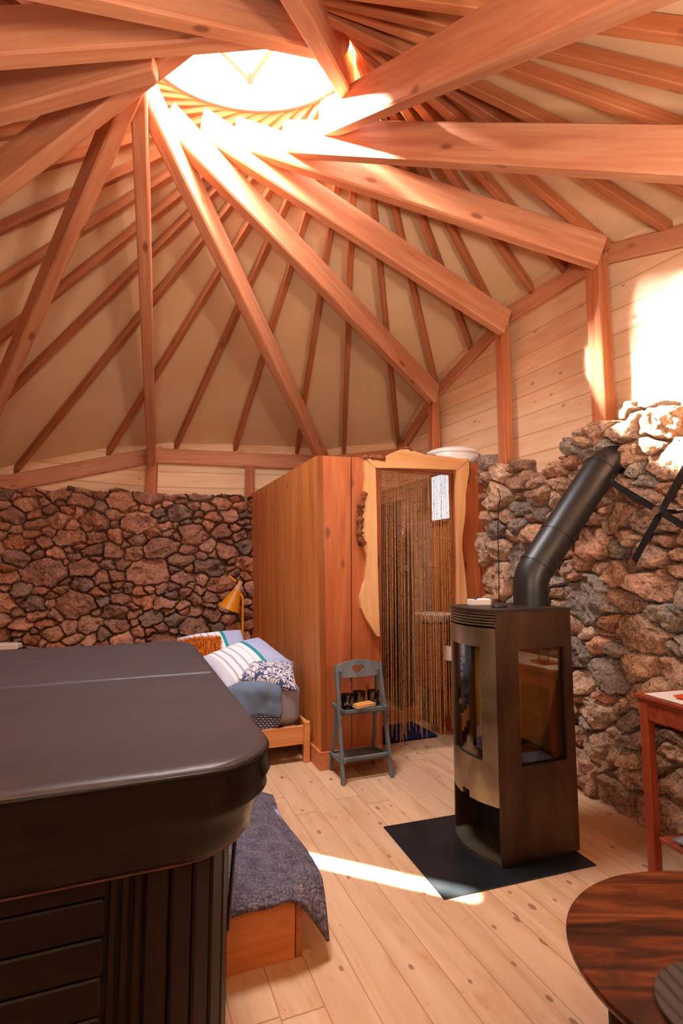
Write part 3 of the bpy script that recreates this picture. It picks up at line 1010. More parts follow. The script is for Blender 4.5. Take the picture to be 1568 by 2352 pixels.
tr = thing('shower_tray', W(.1, .75), TH, 'raised pale wooden shower floor at the back of the bathroom', 'shower tray')
MB().box(0, 1.09, 0, 1.33, 0, .12, .006).build('tray', wood('shower_duckboard', '#8a5a3a', '#a06c48', '#b58058', 0, .6, 8.), tr)
MB().box(0, 1.09, -.012, 0, .0, .125, .002).build('tray_edge', M['baseboard'], tr)
mt = MB()
mt.grid(lambda u, v: W(.42 + .66 * u, .3 + .4 * v, .012 + .004 * math.sin(u * 9) * math.sin(v * 7)), 20, 12)
mt.grid(lambda u, v: W(.42 + .66 * u, .3 + .4 * v, .001), 4, 4)
tag(mt.build('bath_rug', M['navy'], smooth=True), 'dark navy bath rug on the bathroom floor behind the beads', 'rug')
gs = thing('shower_screen', W(.98, .72), TH, 'narrow glass shower screen with a dark edge strip behind the beads', 'shower screen')
MB().box(-.004, .004, 0, .55, .14, 1.95).build('pane', M['glass'], gs)
MB().box(-.012, .012, -.012, .012, .12, 1.95).build('edge_strip', M['dark'], gs)
sh = thing('shower_mixer', W(1.19, 1.02, 1.34), TH, 'chrome shower mixer with a hanging hose on the brown tiles behind the beads', 'shower mixer')
MB().tube([(-.05, -.09, 0), (-.05, .09, 0)], .022, 14).build('bar', M['chrome'], sh, smooth=True, angle=40)
for y in (-.11, .11):
    MB().tube([(-.05, y - .025, 0), (-.05, y + .025, 0)], .028, 14).build('knob', M['chrome'], sh, smooth=True, angle=40)
for y in (-.06, .06):
    MB().tube([(-.002, y, 0), (-.05, y, 0)], .014, 10).build('wall_joint', M['chrome'], sh, smooth=True, angle=40)
hose = [(-.05, 0, -.02)] + [(-.06 - .03 * math.sin(k / 12 * PI), .0 + .16 * math.sin(k / 12 * PI), -.02 - .62 * math.sin(k / 12 * PI)) for k in range(1, 12)] + [(-.05, -.12, .55)]
MB().tube(hose, .007, 8).build('hose', M['chrome'], sh, smooth=True)

tank = thing('water_tank', W(1.29, .33, 2.2), TH, 'white round water tank with a domed lid standing on the cabin roof', 'water tank')
MB().lathe([(0, 0), (.222, 0), (.225, .01), (.225, .1), (.222, .105)], 48).build('body', M['white'], tank, smooth=True, angle=40)
MB().lathe([(.23, .1), (.232, .115), (.21, .135), (.15, .155), (.08, .165), (0, .168)], 48).build('lid', M['white'], tank, smooth=True, angle=60)

# ------------------------------------------------------------------ plant-stand chair with heart cut-out
st = thing('folding_stand', W(.03, -.285), TH, 'grey folding shelf stand shaped like a chair with a heart cut-out', 'stand')
wid = .34
FT, BT = (.0, .145, .70), (.0, .155, .70)      # tops of legs
def legbar(a, b, w=.022, d=.014):
    A, B = Vector(a), Vector(b)
    t = (B - A).normalized(); x = Vector((1, 0, 0)); y = t.cross(x).normalized()
    m = MB(); lo = []
    for p in (A, B):
        lo.append([p + x * sx * w / 2 + y * sy * d / 2 for sx, sy in ((-1, -1), (1, -1), (1, 1), (-1, 1))])
    return m.loops(lo)
for x in (.0, wid):
    s = 1 if x else -1
    legbar((x, .0, 0), (x - .012 * s, .155, .705), .02, .028).build('front_leg', M['greypaint'], st)
    legbar((x + .004 * s - .02 * s, .26, 0), (x - .016 * s - .018 * s, .14, .67), .016, .026).build('rear_leg', M['greypaint'], st)
    legbar((x - .01 * s, .0, .14), (x - .01 * s, .25, .105), .012, .03).build('side_bar', M['greypaint'], st)
# head board with heart hole: ring of quads between outline and heart
def heart(t):
    x = 16 * math.sin(t) ** 3; y = 13 * math.cos(t) - 5 * math.cos(2 * t) - 2 * math.cos(3 * t) - math.cos(4 * t)
    return x / 16 * .04, y / 16 * .036
hc = (wid / 2 - .004, .672)
nh = 64
inner, outer = [], []
for k in range(nh):
    t = 2 * PI * k / nh
    hx, hy = heart(t)
    inner.append((hc[0] + hx, hc[1] + hy))
    an = math.atan2(hy + .004, hx)
    dx, dy = math.cos(an), math.sin(an)
    best = 9
    for s in range(1, 400):
        q = s * .0006
        X, Y = hc[0] + dx * q, hc[1] + dy * q
        ztop = .695 + .035 * (1 - ((X - wid / 2) / (wid / 2)) ** 2)
        if X < .014 or X > wid - .014 or Y < .622 or Y > ztop:
            break
    outer.append((X, Y))
m = MB()
fy = lambda z: .155 * z / .705 - .004
vs = [(x, fy(z), z) for x, z in outer] + [(x, fy(z), z) for x, z in inner] + [(x, fy(z) + .014, z) for x, z in outer] + [(x, fy(z) + .014, z) for x, z in inner]
fs = []
for k in range(nh):
    q = (k + 1) % nh
    fs += [(k, q, nh + q, nh + k), (2 * nh + k, 3 * nh + k, 3 * nh + q, 2 * nh + q), (k, 2 * nh + k, 2 * nh + q, q), (nh + k, nh + q, 3 * nh + q, 3 * nh + k)]
m.add(vs, fs)
m.build('head_board', M['greypaint'], st)['label'] = 'curved grey board with a heart hole'
def tray(z, y0, y1, x0, x1, rim):
    m = MB(); m.box(x0, x1, y0, y1, z, z + .012, .002)
    m.box(x0, x1, y0, y0 + .01, z, z + rim, .002); m.box(x0, x1, y1 - .01, y1, z, z + rim, .002)
    m.box(x0, x0 + .01, y0, y1, z, z + rim, .002); m.box(x1 - .01, x1, y0, y1, z, z + rim, .002)
    return m
tray(.415, .02, .235, .012, wid - .012, .03).build('upper_shelf', M['greypaint'], st)
tray(.105, .06, .25, .0, wid - .0, .018).build('lower_shelf', M['greypaint'], st)
MB().box(.0, wid, .025, .04, .135, .15, .003).build('front_rail', M['greypaint'], st)
for (x, y, lab) in ((.07, .1, 'leftmost of three smoked glass candle holders on the grey stand'),
                    (.175, .15, 'middle of three smoked glass candle holders, behind the orange book'),
                    (.275, .14, 'rightmost of three smoked glass candle holders on the grey stand')):
    c = thing('candle_holder', st.matrix_world @ Vector((0, 0, 0)), TH, lab, 'candle holder', 'smoked glass candle holders')
    c.location = W(.03 + x, -.285 + y, .429)
    MB().lathe([(0, 0), (.034, 0), (.036, .006), (.042, .07), (.043, .095), (.04, .095), (.038, .07), (.032, .01), (0, .01)], 28).build('glass_cup', M['smokeglass'], c, smooth=True, angle=50)
    MB().lathe([(0, .0105), (.028, .0105), (.028, .03), (.004, .032), (.0, .04)], 20).build('candle', plain('tealight_wax', '#c99a78', .5), c, smooth=True, angle=40)
bk = thing('small_book', W(.03 + .17, -.285 + .065, .448), TH + R(14), 'small orange paperback lying on the grey stand in front of the candle holders', 'book')
MB().box(-.075, .075, -.04, .04, 0, .004, .001).build('cover', M['paper'], bk)
MB().box(-.073, .073, -.037, .039, .004, .014).build('pages', M['pages'], bk)
MB().box(-.075, .075, -.04, .04, .014, .018, .001).build('cover', M['paper'], bk)

# ------------------------------------------------------------------ bed against the cabin side
bd = thing('bed_frame', W(-.03, .16), TH, 'pine bed frame beside the cabin side wall', 'bed')
BL, BWd = 2.05, 1.45
for x, y in ((-.052, 0), (-.052, BWd), (-BL, 0), (-BL, BWd)):
    MB().box(x, x + .045, y, y + .05, 0, .275, .005).build('leg', M['bedwood'], bd)
MB().box(-BL + .045, -.052, .008, .034, .125, .25, .004).build('side_rail', M['bedwood'], bd)
MB().box(-BL + .045, -.052, BWd, BWd + .026, .125, .25, .004).build('side_rail', M['bedwood'], bd)
for x in (-.045, -BL + .005):
    MB().box(x, x + .026, .05, BWd, .125, .275, .004).build('end_rail', M['bedwood'], bd)
m = MB()
for k in range(14):
    x = -BL + .12 + k * .135
    m.box(x, x + .08, .034, BWd, .222, .24, .002)
m.build('slats', M['bedwood'], bd)

def softbox(x0, x1, y0, y1, z0, z1, r, nseg=6, sag=0.):
    m = MB(); lo = []
    def loop(ins, z):
        pts = []
        rr = max(.02, r * 1.3 - ins * .3)
        for cx, cy, a0 in ((x1 - ins - rr, y1 - ins - rr, 0), (x0 + ins + rr, y1 - ins - rr, 90), (x0 + ins + rr, y0 + ins + rr, 180), (x1 - ins - rr, y0 + ins + rr, 270)):
            for k in range(nseg + 1):
                a = R(a0 + 90 * k / nseg); pts.append((cx + rr * math.cos(a), cy + rr * math.sin(a), z))
        return pts
    for k in range(nseg + 1):
        a = PI / 2 * k / nseg; lo.append(loop(r * (1 - math.sin(a)), z0 + r * (1 - math.cos(a))))
    for k in range(nseg + 1):
        a = PI / 2 * k / nseg; lo.append(loop(r * (1 - math.cos(a)), z1 - r + r * math.sin(a)))
    return m.loops(lo)
mx = softbox(-BL + .05, -.05, .05, BWd - .03, .243, .52, .06).build('mattress', M['sheet'], smooth=True)
mx.location = W(-.03, .16); mx.rotation_euler = (0, 0, TH)
tag(mx, 'mattress in a lilac grey fitted sheet on the pine bed', 'mattress')

vnA, vnB = VN(31), VN(32)
def sheetmesh(fn, nu, nv, name, mat, th=.012):
    m = MB().grid(fn, nu, nv)
    o = m.build(name, mat, smooth=True)
    o.location = W(-.03, .16); o.rotation_euler = (0, 0, TH)
    s = o.modifiers.new('t', 'SOLIDIFY'); s.thickness = th; s.offset = 0
    return o
def drape(L0, L1, drop, seed, amp, hem=0.):
    """cloth along the bed: u along the bed, v from the far side over the near edge"""
    top = BWd - .15
    tot = top + drop
    va, vb = VN(seed), VN(seed + 1)
    def f(u, v):
        s = v * tot
        x = L0 + (L1 - L0) * u
        if s < top - .06: y, z, nx = BWd - .1 - s, .545, 0
        elif s < top + .06:
            a = (s - (top - .06)) / .12 * PI / 2
            y, z = BWd - .1 - (top - .06) - .06 * math.sin(a), .545 - .06 * (1 - math.cos(a)); nx = 1
        else: y, z = BWd - .1 - top, .545 - .06 - (s - top - .06); nx = 1
        w = float(va.fbm(np.array(x * 6.), np.array(s * 4.), 3)) * amp
        w2 = float(vb(np.array(x * 14.), np.array(s * 2.5))) * amp * .8
        edge = min(1, (1 - u) * 10)
        if nx: y -= .012 + abs(w + w2) * 1.0 * min(1, max(0, (s - top) / .1 + .3)); z += hem * math.sin(x * 11)
        else: z += (w + w2) * .7
        z -= .02 * (1 - edge)
        return (x, y, z)
    return f
blue2 = NT('navy_white_weave')
v = blue2.coord('UV', (46, 64, 1))
ck = blue2.n('ShaderNodeTexBrick'); ck.inputs['Scale'].default_value = 1.; ck.inputs['Brick Width'].default_value = .9; ck.inputs['Row Height'].default_value = .6; ck.inputs['Mortar Size'].default_value = .16
ck.inputs['Color1'].default_value = srgb('#c9cde0'); ck.inputs['Color2'].default_value = srgb('#b4bcd8'); ck.inputs['Mortar'].default_value = srgb('#3c4874')
blue2.l(v, ck.inputs['Vector'])
M['weave'] = blue2.out(ck.outputs[0], .9, spec=.1)
o = sheetmesh(drape(-1.7, -.225, .345, 41, .02), 60, 60, 'blanket', M['weave'], .01)
tag(o, 'navy and white woven blanket whose hem hangs below the slate blue duvet', 'blanket')
o2 = sheetmesh(drape(-1.7, -.22, .215, 47, .085, .008), 70, 70, 'duvet', M['duvet'], .02)
o2.location = W(-.03, .138, .016)
tag(o2, 'crumpled slate blue duvet draped over the side of the bed', 'duvet')

# cushions ------------------------------------------------------
def cushion(w, h, t, mat, name, n=28, seed=0, pinch=.12):
    vn = VN(50 + seed)
    m = MB()
    def f(sgn):
        def g(u, v):
            x, y = 2 * u - 1, 2 * v - 1
            e = max(0, (1 - abs(x) ** 2.6)) ** .5 * max(0, (1 - abs(y) ** 2.6)) ** .5
            px = x * (1 - pinch * (1 - x * x) * 0 - pinch * .55 * (1 - y * y) * abs(x) ** 3) * w / 2
            py = y * (1 - pinch * .55 * (1 - x * x) * abs(y) ** 3) * h / 2
            return (px, py, sgn * (t / 2 * e + .004) + .012 * e * float(vn(np.array(x * 2.5 + sgn), np.array(y * 2.5))))
        return g
    m.grid(f(1), n, n); m.grid(f(-1), n, n)
    return m.build(name, mat, smooth=True)
def stripes(name):
    t = NT(name)
    tc = t.n('ShaderNodeTexCoord'); sx = t.n('ShaderNodeSeparateXYZ'); t.l(tc.outputs['UV'], sx.inputs[0])
    u = sx.outputs[0]
    W_, P_, G_, TL, BL_, GR = (srgb(c) for c in ('#e9e4e6', '#a9a3b5', '#cfcdd8', '#2f8c9a', '#7f8fc0', '#c5c6d4'))
    c = t.ramp(u, [(0, GR), (.16, W_), (.20, P_), (.225, W_), (.30, P_), (.325, W_), (.40, P_), (.425, W_), (.52, P_), (.53, W_), (.60, TL), (.655, BL_), (1., BL_)], 'CONSTANT')
    wv = t.n('ShaderNodeTexWave', wave_type='BANDS', bands_direction='X'); wv.inputs['Scale'].default_value = 14.; wv.inputs['Distortion'].default_value = 1.
    t.l(tc.outputs['UV'], wv.inputs['Vector'])
    vo = t.noise(t.coord('UV', (90, 90, 1)), 1., 2)
    tex = t.math('GREATER_THAN', t.math('ADD', t.math('MULTIPLY', wv.outputs[0], .35), vo), .72)
    c = t.mix(t.math('MULTIPLY', tex, t.math('GREATER_THAN', u, .655)), c, srgb('#d4d8ec'))
    return t.out(c, .9, spec=.1)
M['stripe'] = stripes('striped_cushion_cloth')
def floral(name):
    t = NT(name)
    v = t.coord('UV', (3.2, 3.2, 1))
    a = t.noise(v, 1.5, 2.5, .55, 2.2)
    r = t.math('FRACT', t.math('MULTIPLY', a, 5.))
    f = t.math('LESS_THAN', t.math('ABSOLUTE', t.math('SUBTRACT', r, .5)), .22)
    c = t.mix(f, srgb('#dcd7da'), srgb('#48527a'))
    return t.out(c, .9, spec=.1)
M['floral'] = floral('floral_cushion_cloth')
def place(o, a, b, z, rot, label, cat, group=None):
    from mathutils import Euler
    o.matrix_world = Matrix.Translation(W(a, b, z)) @ Matrix.Rotation(TH, 4, 'Z') @ Euler([R(x) for x in rot]).to_matrix().to_4x4()
    return tag(o, label, cat, group)
place(cushion(.58, .42, .18, M['stripe'], 'striped_cushion', seed=1), -.46, .45, .655, (22, -12, 22), 'white cushion with grey stripes, teal band and blue end atop the bed pile', 'cushion', 'cushions on the bed')
place(cushion(.52, .46, .16, M['stripe'], 'striped_cushion', seed=6), -.60, .80, .69, (30, -4, 6), 'white striped cushion tucked behind the blue-ended one', 'cushion', 'cushions on the bed')
place(cushion(.42, .36, .15, M['floral'], 'floral_cushion', seed=2), -.30, .36, .605, (22, 14, -6), 'blue and white floral cushion under the striped one, nearest the cabin wall', 'cushion', 'cushions on the bed')
fz = cushion(.36, .32, .16, plain('orange_fur_base', '#c4702a', .95, spec=.05), 'fur_cushion', seed=3)
place(fz, -.76, .66, .68, (48, -4, -4), 'fluffy orange fur cushion on the left of the bed pile', 'cushion', 'cushions on the bed')
# tufts as its own part
rs = random.Random(9)
m = MB()
polys = list(fz.data.polygons)
for k in range(5200):
    p = rs.choice(polys)
    w = [rs.random() for _ in p.vertices]; s = sum(w)
    c = Vector((0, 0, 0))
    for vi, q in zip(p.vertices, w): c += fz.data.vertices[vi].co * (q / s)
    nn = (p.normal + Vector((rs.uniform(-.5, .5), rs.uniform(-.5, .5), rs.uniform(-.5, .5)))).normalized()
    tt = nn.cross(Vector((rs.uniform(-1, 1), rs.uniform(-1, 1), rs.uniform(-1, 1)))).normalized() * .0028
    e = c + nn * rs.uniform(.018, .034)
    m.add([c - tt, c + tt, e], [(0, 1, 2)])
o = m.build('fur', plain('orange_fur', '#d9822e', .9, spec=.05, nz=.3, nscale=30), fz, fix=False)

# bedside table with the yellow lamp, behind the bed in the corner
nt = thing('bedside_table', W(-.25, 1.85), TH, 'small wooden bedside table in the corner behind the bed', 'bedside table')
MB().box(-.2, .2, -.17, .17, .58, .60, .004).build('tabletop', M['bedwood'], nt)
for x in (-.17, .17):
    for y in (-.14, .14):
        MB().box(x - .018, x + .018, y - .018, y + .018, 0, .58, .003).build('leg', M['cabin_front'], nt)
lp = thing('table_lamp', W(-.19, 1.85, .60), 0, 'mustard yellow lamp with a conical shade in the corner behind the bed', 'lamp')
MB().lathe([(0, 0), (.1, 0), (.1, .012), (0, .014)], 36).build('base', M['yellow'], lp, smooth=True, angle=40)
arc = [(.0, 0, 0), (-.005, 0, .42)] + [(-.005 - .08 * (1 - math.cos(R(a))), 0, .42 + .08 * math.sin(R(a))) for a in range(10, 80, 12)] + [(-.1, 0, .525)]
MB().tube(arc, .0125, 10).build('stem', M['yellow'], lp, smooth=True, angle=60)
shd = MB().lathe([(.108, 0), (.106, .003), (.034, .21), (.036, .215), (.112, -.002), (.108, 0)], 40)
so = shd.build('lamp_shade', M['yellow'], lp, smooth=True, angle=50)
so.location = (-.14, -.01, .33); so.rotation_euler = (R(-6), R(22), 0)
kn = MB().lathe([(0, .3), (.02, .298), (.026, .26), (.040, .205), (.0, .2)], 24).build('shade_cap', M['lampwood'], so, smooth=True, angle=50)
kn['label'] = 'pale wooden cap of the shade'
MB().tube([(-.075, -.01, .6), (-.15, -.01, .66)], .0125, 10).build('switch', M['yellow'], lp, smooth=True, angle=40)

# radiator in the far left corner
rd = thing('radiator', (-3.2, 4.85, 0), R(4), 'white electric radiator against the back stone wall at the left edge', 'radiator')
MB().box(-.45, .3, -.05, .05, .08, .665, .012).build('body', M['cream'], rd)
m = MB()
for k in range(9):
    m.box(-.42 + k * .078, -.365 + k * .078, -.03, .03, .66, .671)
m.build('grille', M['cream'], rd)
MB().box(.3, .34, -.05, .05, .1, .63, .01).build('end_cap', M['dark'], rd)
for x in (-.35, .2):
    MB().box(x, x + .04, -.11, .11, 0, .08, .004).build('foot', M['cream'], rd)
# ------------------------------------------------------------------ hot tub
A0, A1, B0, B1 = -3.08, -.88, -2.165, .035      # cover outline in room axes
def rrect(x0, x1, y0, y1, r, n=10):
    p = []
    for cx, cy, a0 in ((x1 - r, y1 - r, 0), (x0 + r, y1 - r, 90), (x0 + r, y0 + r, 180), (x1 - r, y0 + r, 270)):
        for k in range(n + 1):
            a = R(a0 + 90 * k / n); p.append((cx + r * math.cos(a), cy + r * math.sin(a)))
    return p
tub = thing('hot_tub', W(0, 0), TH, 'big square dark brown hot tub under a black vinyl cover', 'hot tub')
I = .085
bx0, bx1, by0, by1 = A0 + I, A1 - I, B0 + I, B1 - I
r = .23
core = rrect(bx0 + .012, bx1 - .012, by0 + .012, by1 - .012, r)
MB().prism(core, .0, .70).build('cabinet_core', M['dark'], tub)
# grooved corner: upright strips following the rounded corner between the flat panels
def corner(cx, cy, a0, ext0, ext1, name):
    path = []
    m = MB()
    pts = []
    for k in range(3): pts.append(((ext0[0] + (cx + r * math.cos(R(a0)) - ext0[0]) * k / 3), (ext0[1] + (cy + r * math.sin(R(a0)) - ext0[1]) * k / 3)))
    for k in range(7): pts.append((cx + r * math.cos(R(a0 + 90 * k / 6)), cy + r * math.sin(R(a0 + 90 * k / 6))))
    e = pts[-1]
    for k in range(1, 4): pts.append((e[0] + (ext1[0] - e[0]) * k / 3, e[1] + (ext1[1] - e[1]) * k / 3))
    for (p, q) in zip(pts[:-1], pts[1:]):
        P, Q = Vector((p[0], p[1], 0)), Vector((q[0], q[1], 0))
        d = (Q - P); L = d.length; d.normalize(); nn = Vector((d.y, -d.x, 0))
        a, b = P + d * .0025, Q - d * .0025
        prof = [a - nn * .02, a + nn * .0, a + d * .005 + nn * .006, b - d * .005 + nn * .006, b, b - nn * .02]
        m.prism([(v.x, v.y) for v in prof], .02, .705)
    return m.build(name, M['tubcorner'], tub)
corner(bx1 - r, by0 + r, -90, (-1.275, by0), (bx1, by0 + r + .12), 'corner_panel')
corner(bx1 - r, by1 - r, 0, (bx1, by1 - r - .12), (bx1 - r - .12, by1), 'corner_panel')
def hpanel(x0, x1, side):
    m = MB()
    for k in range(8):
        z0 = .03 + k * .083
        m.box(x0, x1, -.012, .02, z0 + .002, z0 + .081, .004)
    o = m.build('side_panel', M['tubpanel'], tub)
    return o
o = hpanel(bx0 + .3, -1.28, 0); o.location = (0, by0, 0)
o = hpanel(0, by1 - by0 - 2 * r - .25, 1); o.rotation_euler = (0, 0, R(90)); o.location = (bx1, by0 + r + .125, 0)
MB().loops([[(x, y, z) for x, y in rrect(bx0 - i, bx1 + i, by0 - i, by1 + i, r)] for i, z in ((.0, .68), (.02, .69), (.02, .73), (-.06, .74))]).build('rim', M['dark'], tub)

cov = thing('hot_tub_cover', W(0, 0, .0), TH, 'black vinyl folding cover lying on the hot tub, creased across the middle', 'hot tub cover')
fold = -1.03
def cover_half(y0, y1, nm):
    m = MB()
    nu, nv = 60, 40
    def inset(y):                      # rounded outer corners
        rr = .2
        for yc in (B0, B1):
            d = abs(y - yc)
            if d < rr: return rr - math.sqrt(max(0, rr * rr - (rr - d) ** 2))
        return 0
    vn = VN(77)
    def f(u, v):
        v2 = v
        y = y0 + (y1 - y0) * v2
        i = inset(y)
        x = A0 + i + (A1 - A0 - 2 * i) * u
        ex = min(1, min(abs(x - A0 - i), abs(A1 - i - x)) / .03, min(abs(y - B0), abs(B1 - y)) / .03)
        ef = min(1, abs(y - fold) / .03)
        z = .882 + .014 * math.sqrt(max(0, 1 - (1 - ex) ** 2)) * 1 + .005 * math.sin(PI * (y - y0) / (y1 - y0)) - .014 * (1 - ef) ** 2
        z += .004 * float(vn.fbm(np.array(x * 3), np.array(y * 5), 3))
        return (x, y, z)
    # denser samples near the ends
    def warp(t): return .5 - .5 * math.cos(PI * t)
    m.grid(lambda u, v: f(warp(u), warp(v)), nu, nv)
    return m.build(nm, M['tubtop'], cov, smooth=True)
cover_half(B0, fold, 'cover_panel')
cover_half(fold, B1, 'cover_panel')
prof = [(.0, .882), (-.004, .87), (.0, .862), (-.008, .83), (.004, .80), (.0, .785), (.02, .76), (.028, .72), (.035, .68), (.045, .665), (.06, .668)]
sk = MB().loops([[(x, y, z) for x, y in rrect(A0 + i, A1 - i, B0 + i, B1 - i, .2, 12)] for i, z in prof], False, False)
sk.build('skirt', M['tubskirt'], cov, smooth=True)
def ringtube(i, z, rad, nm, mat):
    MB().tube([(x, y, z) for x, y in rrect(A0 + i, A1 - i, B0 + i, B1 - i, .2, 10)], rad, 8, closed=True).build(nm, mat, cov, smooth=True)
ringtube(.0, .879, .006, 'piping', M['tubskirt'])
ringtube(.048, .667, .006, 'hem', plain('skirt_hem_brown', '#4a2c18', .6))
# cover handle hanging at the corner
MB().tube([W(0, 0).__class__((bx1 + .012, by0 + r + .05, .675)), Vector((bx1 + .02, by0 + r - .02, .62)), Vector((bx1 + .02, by0 + r - .03, .57)), Vector((bx1 + .008, by0 + r - .01, .33))], .006, 8).build('strap', M['blackmetal'], cov, smooth=True)

# ------------------------------------------------------------------ step box and rug
sb = thing('step_box', W(-.93, -1.575), TH, 'low pine step box standing against the side of the hot tub', 'step box')
MB().box(0, .262, 0, .022, 0, .2, .002).build('front_board', M['boxwood'], sb)
MB().box(.265, .29, 0, .8, 0, .2, .002).build('side_board', wood('step_side_pine', '#9a5a34', '#ad6a40', '#bd7c50', 1, .6, 8., .5, .03, .5), sb)
MB().box(0, .29, 0, .8, .2, .222, .002).build('tread', M['boxwood'], sb)
MB().box(0, .262, .778, .8, 0, .2, .002).build('back_board', M['boxwood'], sb)
rg = NT('chenille_rug')
wv = rg.n('ShaderNodeTexVoronoi'); wv.inputs['Scale'].default_value = 1.
rg.l(rg.coord('UV', (34, 95, 1)), wv.inputs['Vector'])
c = rg.ramp(wv.outputs['Distance'], [(.1, srgb('#8e8490')), (.7, srgb('#4a424c'))])
c = rg.mix(.5, c, rg.ramp(rg.noise(rg.coord('UV', (5, 9, 1)), 1.5, 4), [(.35, srgb('#544c58')), (.65, srgb('#857c88'))]))
rg.bump(rg.math('SUBTRACT', 1., wv.outputs['Distance']), .9, .012)
M['rug'] = rg.out(c, .95, spec=.05)
def rugf(u, v):
    a = -.90 + .36 * u; b = -1.615 + .905 * v
    z = .23
    ov = a - (-.64)
    if ov > 0:
        z -= .55 * ov * ov / (.02 + ov) * (1.0 if v > .2 else 1.0)
    fr_ = max(0, -1.578 - b)
    z -= fr_ * .5
    k = max(0, 1 - v / .16) * max(0, (u - .55) / .45)
    z -= .115 * k ** 1.6
    a -= .01 * k
    z += .006 * math.sin(v * 160) * max(0, 1 - v / .14) * min(1, u * 3) * (1 - k)
    z += .003 * math.sin(a * 40 + b * 13)
    a += .012 * math.sin(b * 9 + 1) * u
    return W(a, b, max(z, .05))
m = MB(); m.grid(rugf, 60, 110)
o = m.build('bath_mat', M['rug'], smooth=True)
s = o.modifiers.new('t', 'SOLIDIFY'); s.thickness = .014; s.offset = 0
tag(o, 'purple grey chenille bath mat lying over the step box, one corner hanging', 'bath mat')

# ------------------------------------------------------------------ hearth plate, stove, flue
hp = [(-.0, 0), (.765, 0), (.765, .63), (.0, .63)]
hpl = MB().box(0, .785, 0, .636, 0, .006, .002).build('hearth_plate', M['hearth'])
hpl.location = (.421, 2.317, 0); hpl.rotation_euler = (0, 0, R(18.5))
hpl.data.transform(Matrix.Translation((0, 0, 0)))
tag(hpl, 'black sheet steel floor plate under the wood stove', 'hearth plate')

SX, SY = .727, 2.535
SH = 1.15
stv = thing('wood_stove', (SX, SY, .006), R(20.8), 'tall rusty steel wood stove with glass door and side window', 'stove')
DP, WD, BU = .45, .385, .06       # depth (local x), width (local y), bow of the front
def bow(t): return -BU * 4 * t * (1 - t) + .0
def frontarc(off=0., n=14, t0=0., t1=1.):
    return [(bow(t0 + (t1 - t0) * k / n) + off, WD * (t0 + (t1 - t0) * k / n)) for k in range(n + 1)]
# side panel with a window hole
def holed(x0, x1, z0, z1, hx0, hx1, hz0, hz1, y0, y1):
    m = MB()
    m.box(x0, hx0, y0, y1, z0, z1); m.box(hx1, x1, y0, y1, z0, z1)
    m.box(hx0, hx1, y0, y1, z0, hz0); m.box(hx0, hx1, y0, y1, hz1, z1)
    return m
spn = holed(0, DP, .0, SH - .012, .125, .4, .42, .96, 0, .012)
span = spn.build('side_panel', M['stoveside'], stv)
MB().box(.125, .4, .018, .022, .42, .96).build('side_glass', M['stoveglass'], span)
m = MB(); m.box(.12, .405, .012, .026, .41, .42); m.box(.12, .405, .012, .026, .96, .97); m.box(.12, .126, .012, .026, .41, .97); m.box(.4, .405, .012, .026, .41, .97)
m.build('glass_gasket', M['soot'], span)
MB().box(0, DP, WD - .012, WD, .0, SH - .012, 0).build('side_panel', M['stoveside'], stv)
MB().box(DP - .012, DP, .012, WD - .012, .0, SH - .012).build('back_panel', M['soot'], stv)
top = frontarc(-.004) + [(DP + .004, WD + .004), (DP + .004, -.004)]
MB().prism(top, SH - .014, SH).build('top_plate', M['stovetop'], stv)
# vent louvres
m = MB()
for k in range(5):
    z = 1.072 + k * .0135
    outer, inner = frontarc(0, 14, .015, .985), frontarc(.018, 14, .015, .985)
    m.prism(outer + inner[::-1], z, z + .008)
m.build('air_vent', M['stoveplate'], stv)
inner = frontarc(.03, 14, .02, .98)
MB().prism(inner + [(.06, WD * .98), (.06, WD * .02)], 1.065, SH - .015).build('vent_backing', M['soot'], stv)
# curved door with hole, bottom edge following the arc
def curved_band(t0, t1, z0, z1, n=10, d=.02, off=0.):
    m = MB()
    o_, i_ = frontarc(off, n, t0, t1), frontarc(off + d, n, t0, t1)
    return m.prism(o_ + i_[::-1], z0, z1)
m = MB()
for a in ((.015, .2, .3, 1.062), (.8, .985, .3, 1.062), (.2, .8, .3, .445), (.2, .8, .97, 1.062)):
    b = curved_band(*a); m.add(b.v, b.f)
b = curved_band(.015, .42, .255, .3); m.add(b.v, b.f)
b = curved_band(.42, .56, .285, .3); m.add(b.v, b.f)
b = curved_band(.56, .985, .255, .3); m.add(b.v, b.f)
sdoor = m.build('door', M['stoveplate'], stv)
curved_band(.2, .8, .445, .97, 10, .004, .012).build('door_glass', M['stoveglass'], sdoor)
curved_band(.015, .985, .295, .3, 10, .005, .022).build('door_lip', M['soot'], sdoor)
# inside of the firebox
m = MB(); m.box(.0, DP - .02, .03, WD - .02, .40, .415); m.build('firebox_floor', M['soot'], stv)
m = MB(); m.box(.08, .245, WD - .03, WD - .016, .415, .98); m.box(.249, DP - .03, WD - .03, WD - .016, .415, .98)
m.build('firebrick_board', M['firebrick'], stv)
m = MB(); m.box(DP - .03, DP - .014, .03, .19, .415, .98); m.box(DP - .03, DP - .014, .194, WD - .03, .415, .98)
m.build('firebrick_board', M['firebrick'], stv)
MB().box(.0, DP - .012, .013, WD - .012, .985, 1.0).build('baffle', M['firebrick'], stv)
MB().box(.13, .2, .1, .2, .415, .54, .008).build('fire_brick', plain('red_fire_brick', '#8a4a34', .9, nz=.3), stv)
m = MB(); m.tube([(.03, .06, .435), (.2, .3, .45)], [.028, .024], 9); m.tube([(.05, .3, .44), (.12, .08, .47)], [.022, .026], 9); m.tube([(.02, .2, .49), (.15, .22, .5)], .02, 8)
m.build('logs', M['ember'], stv)
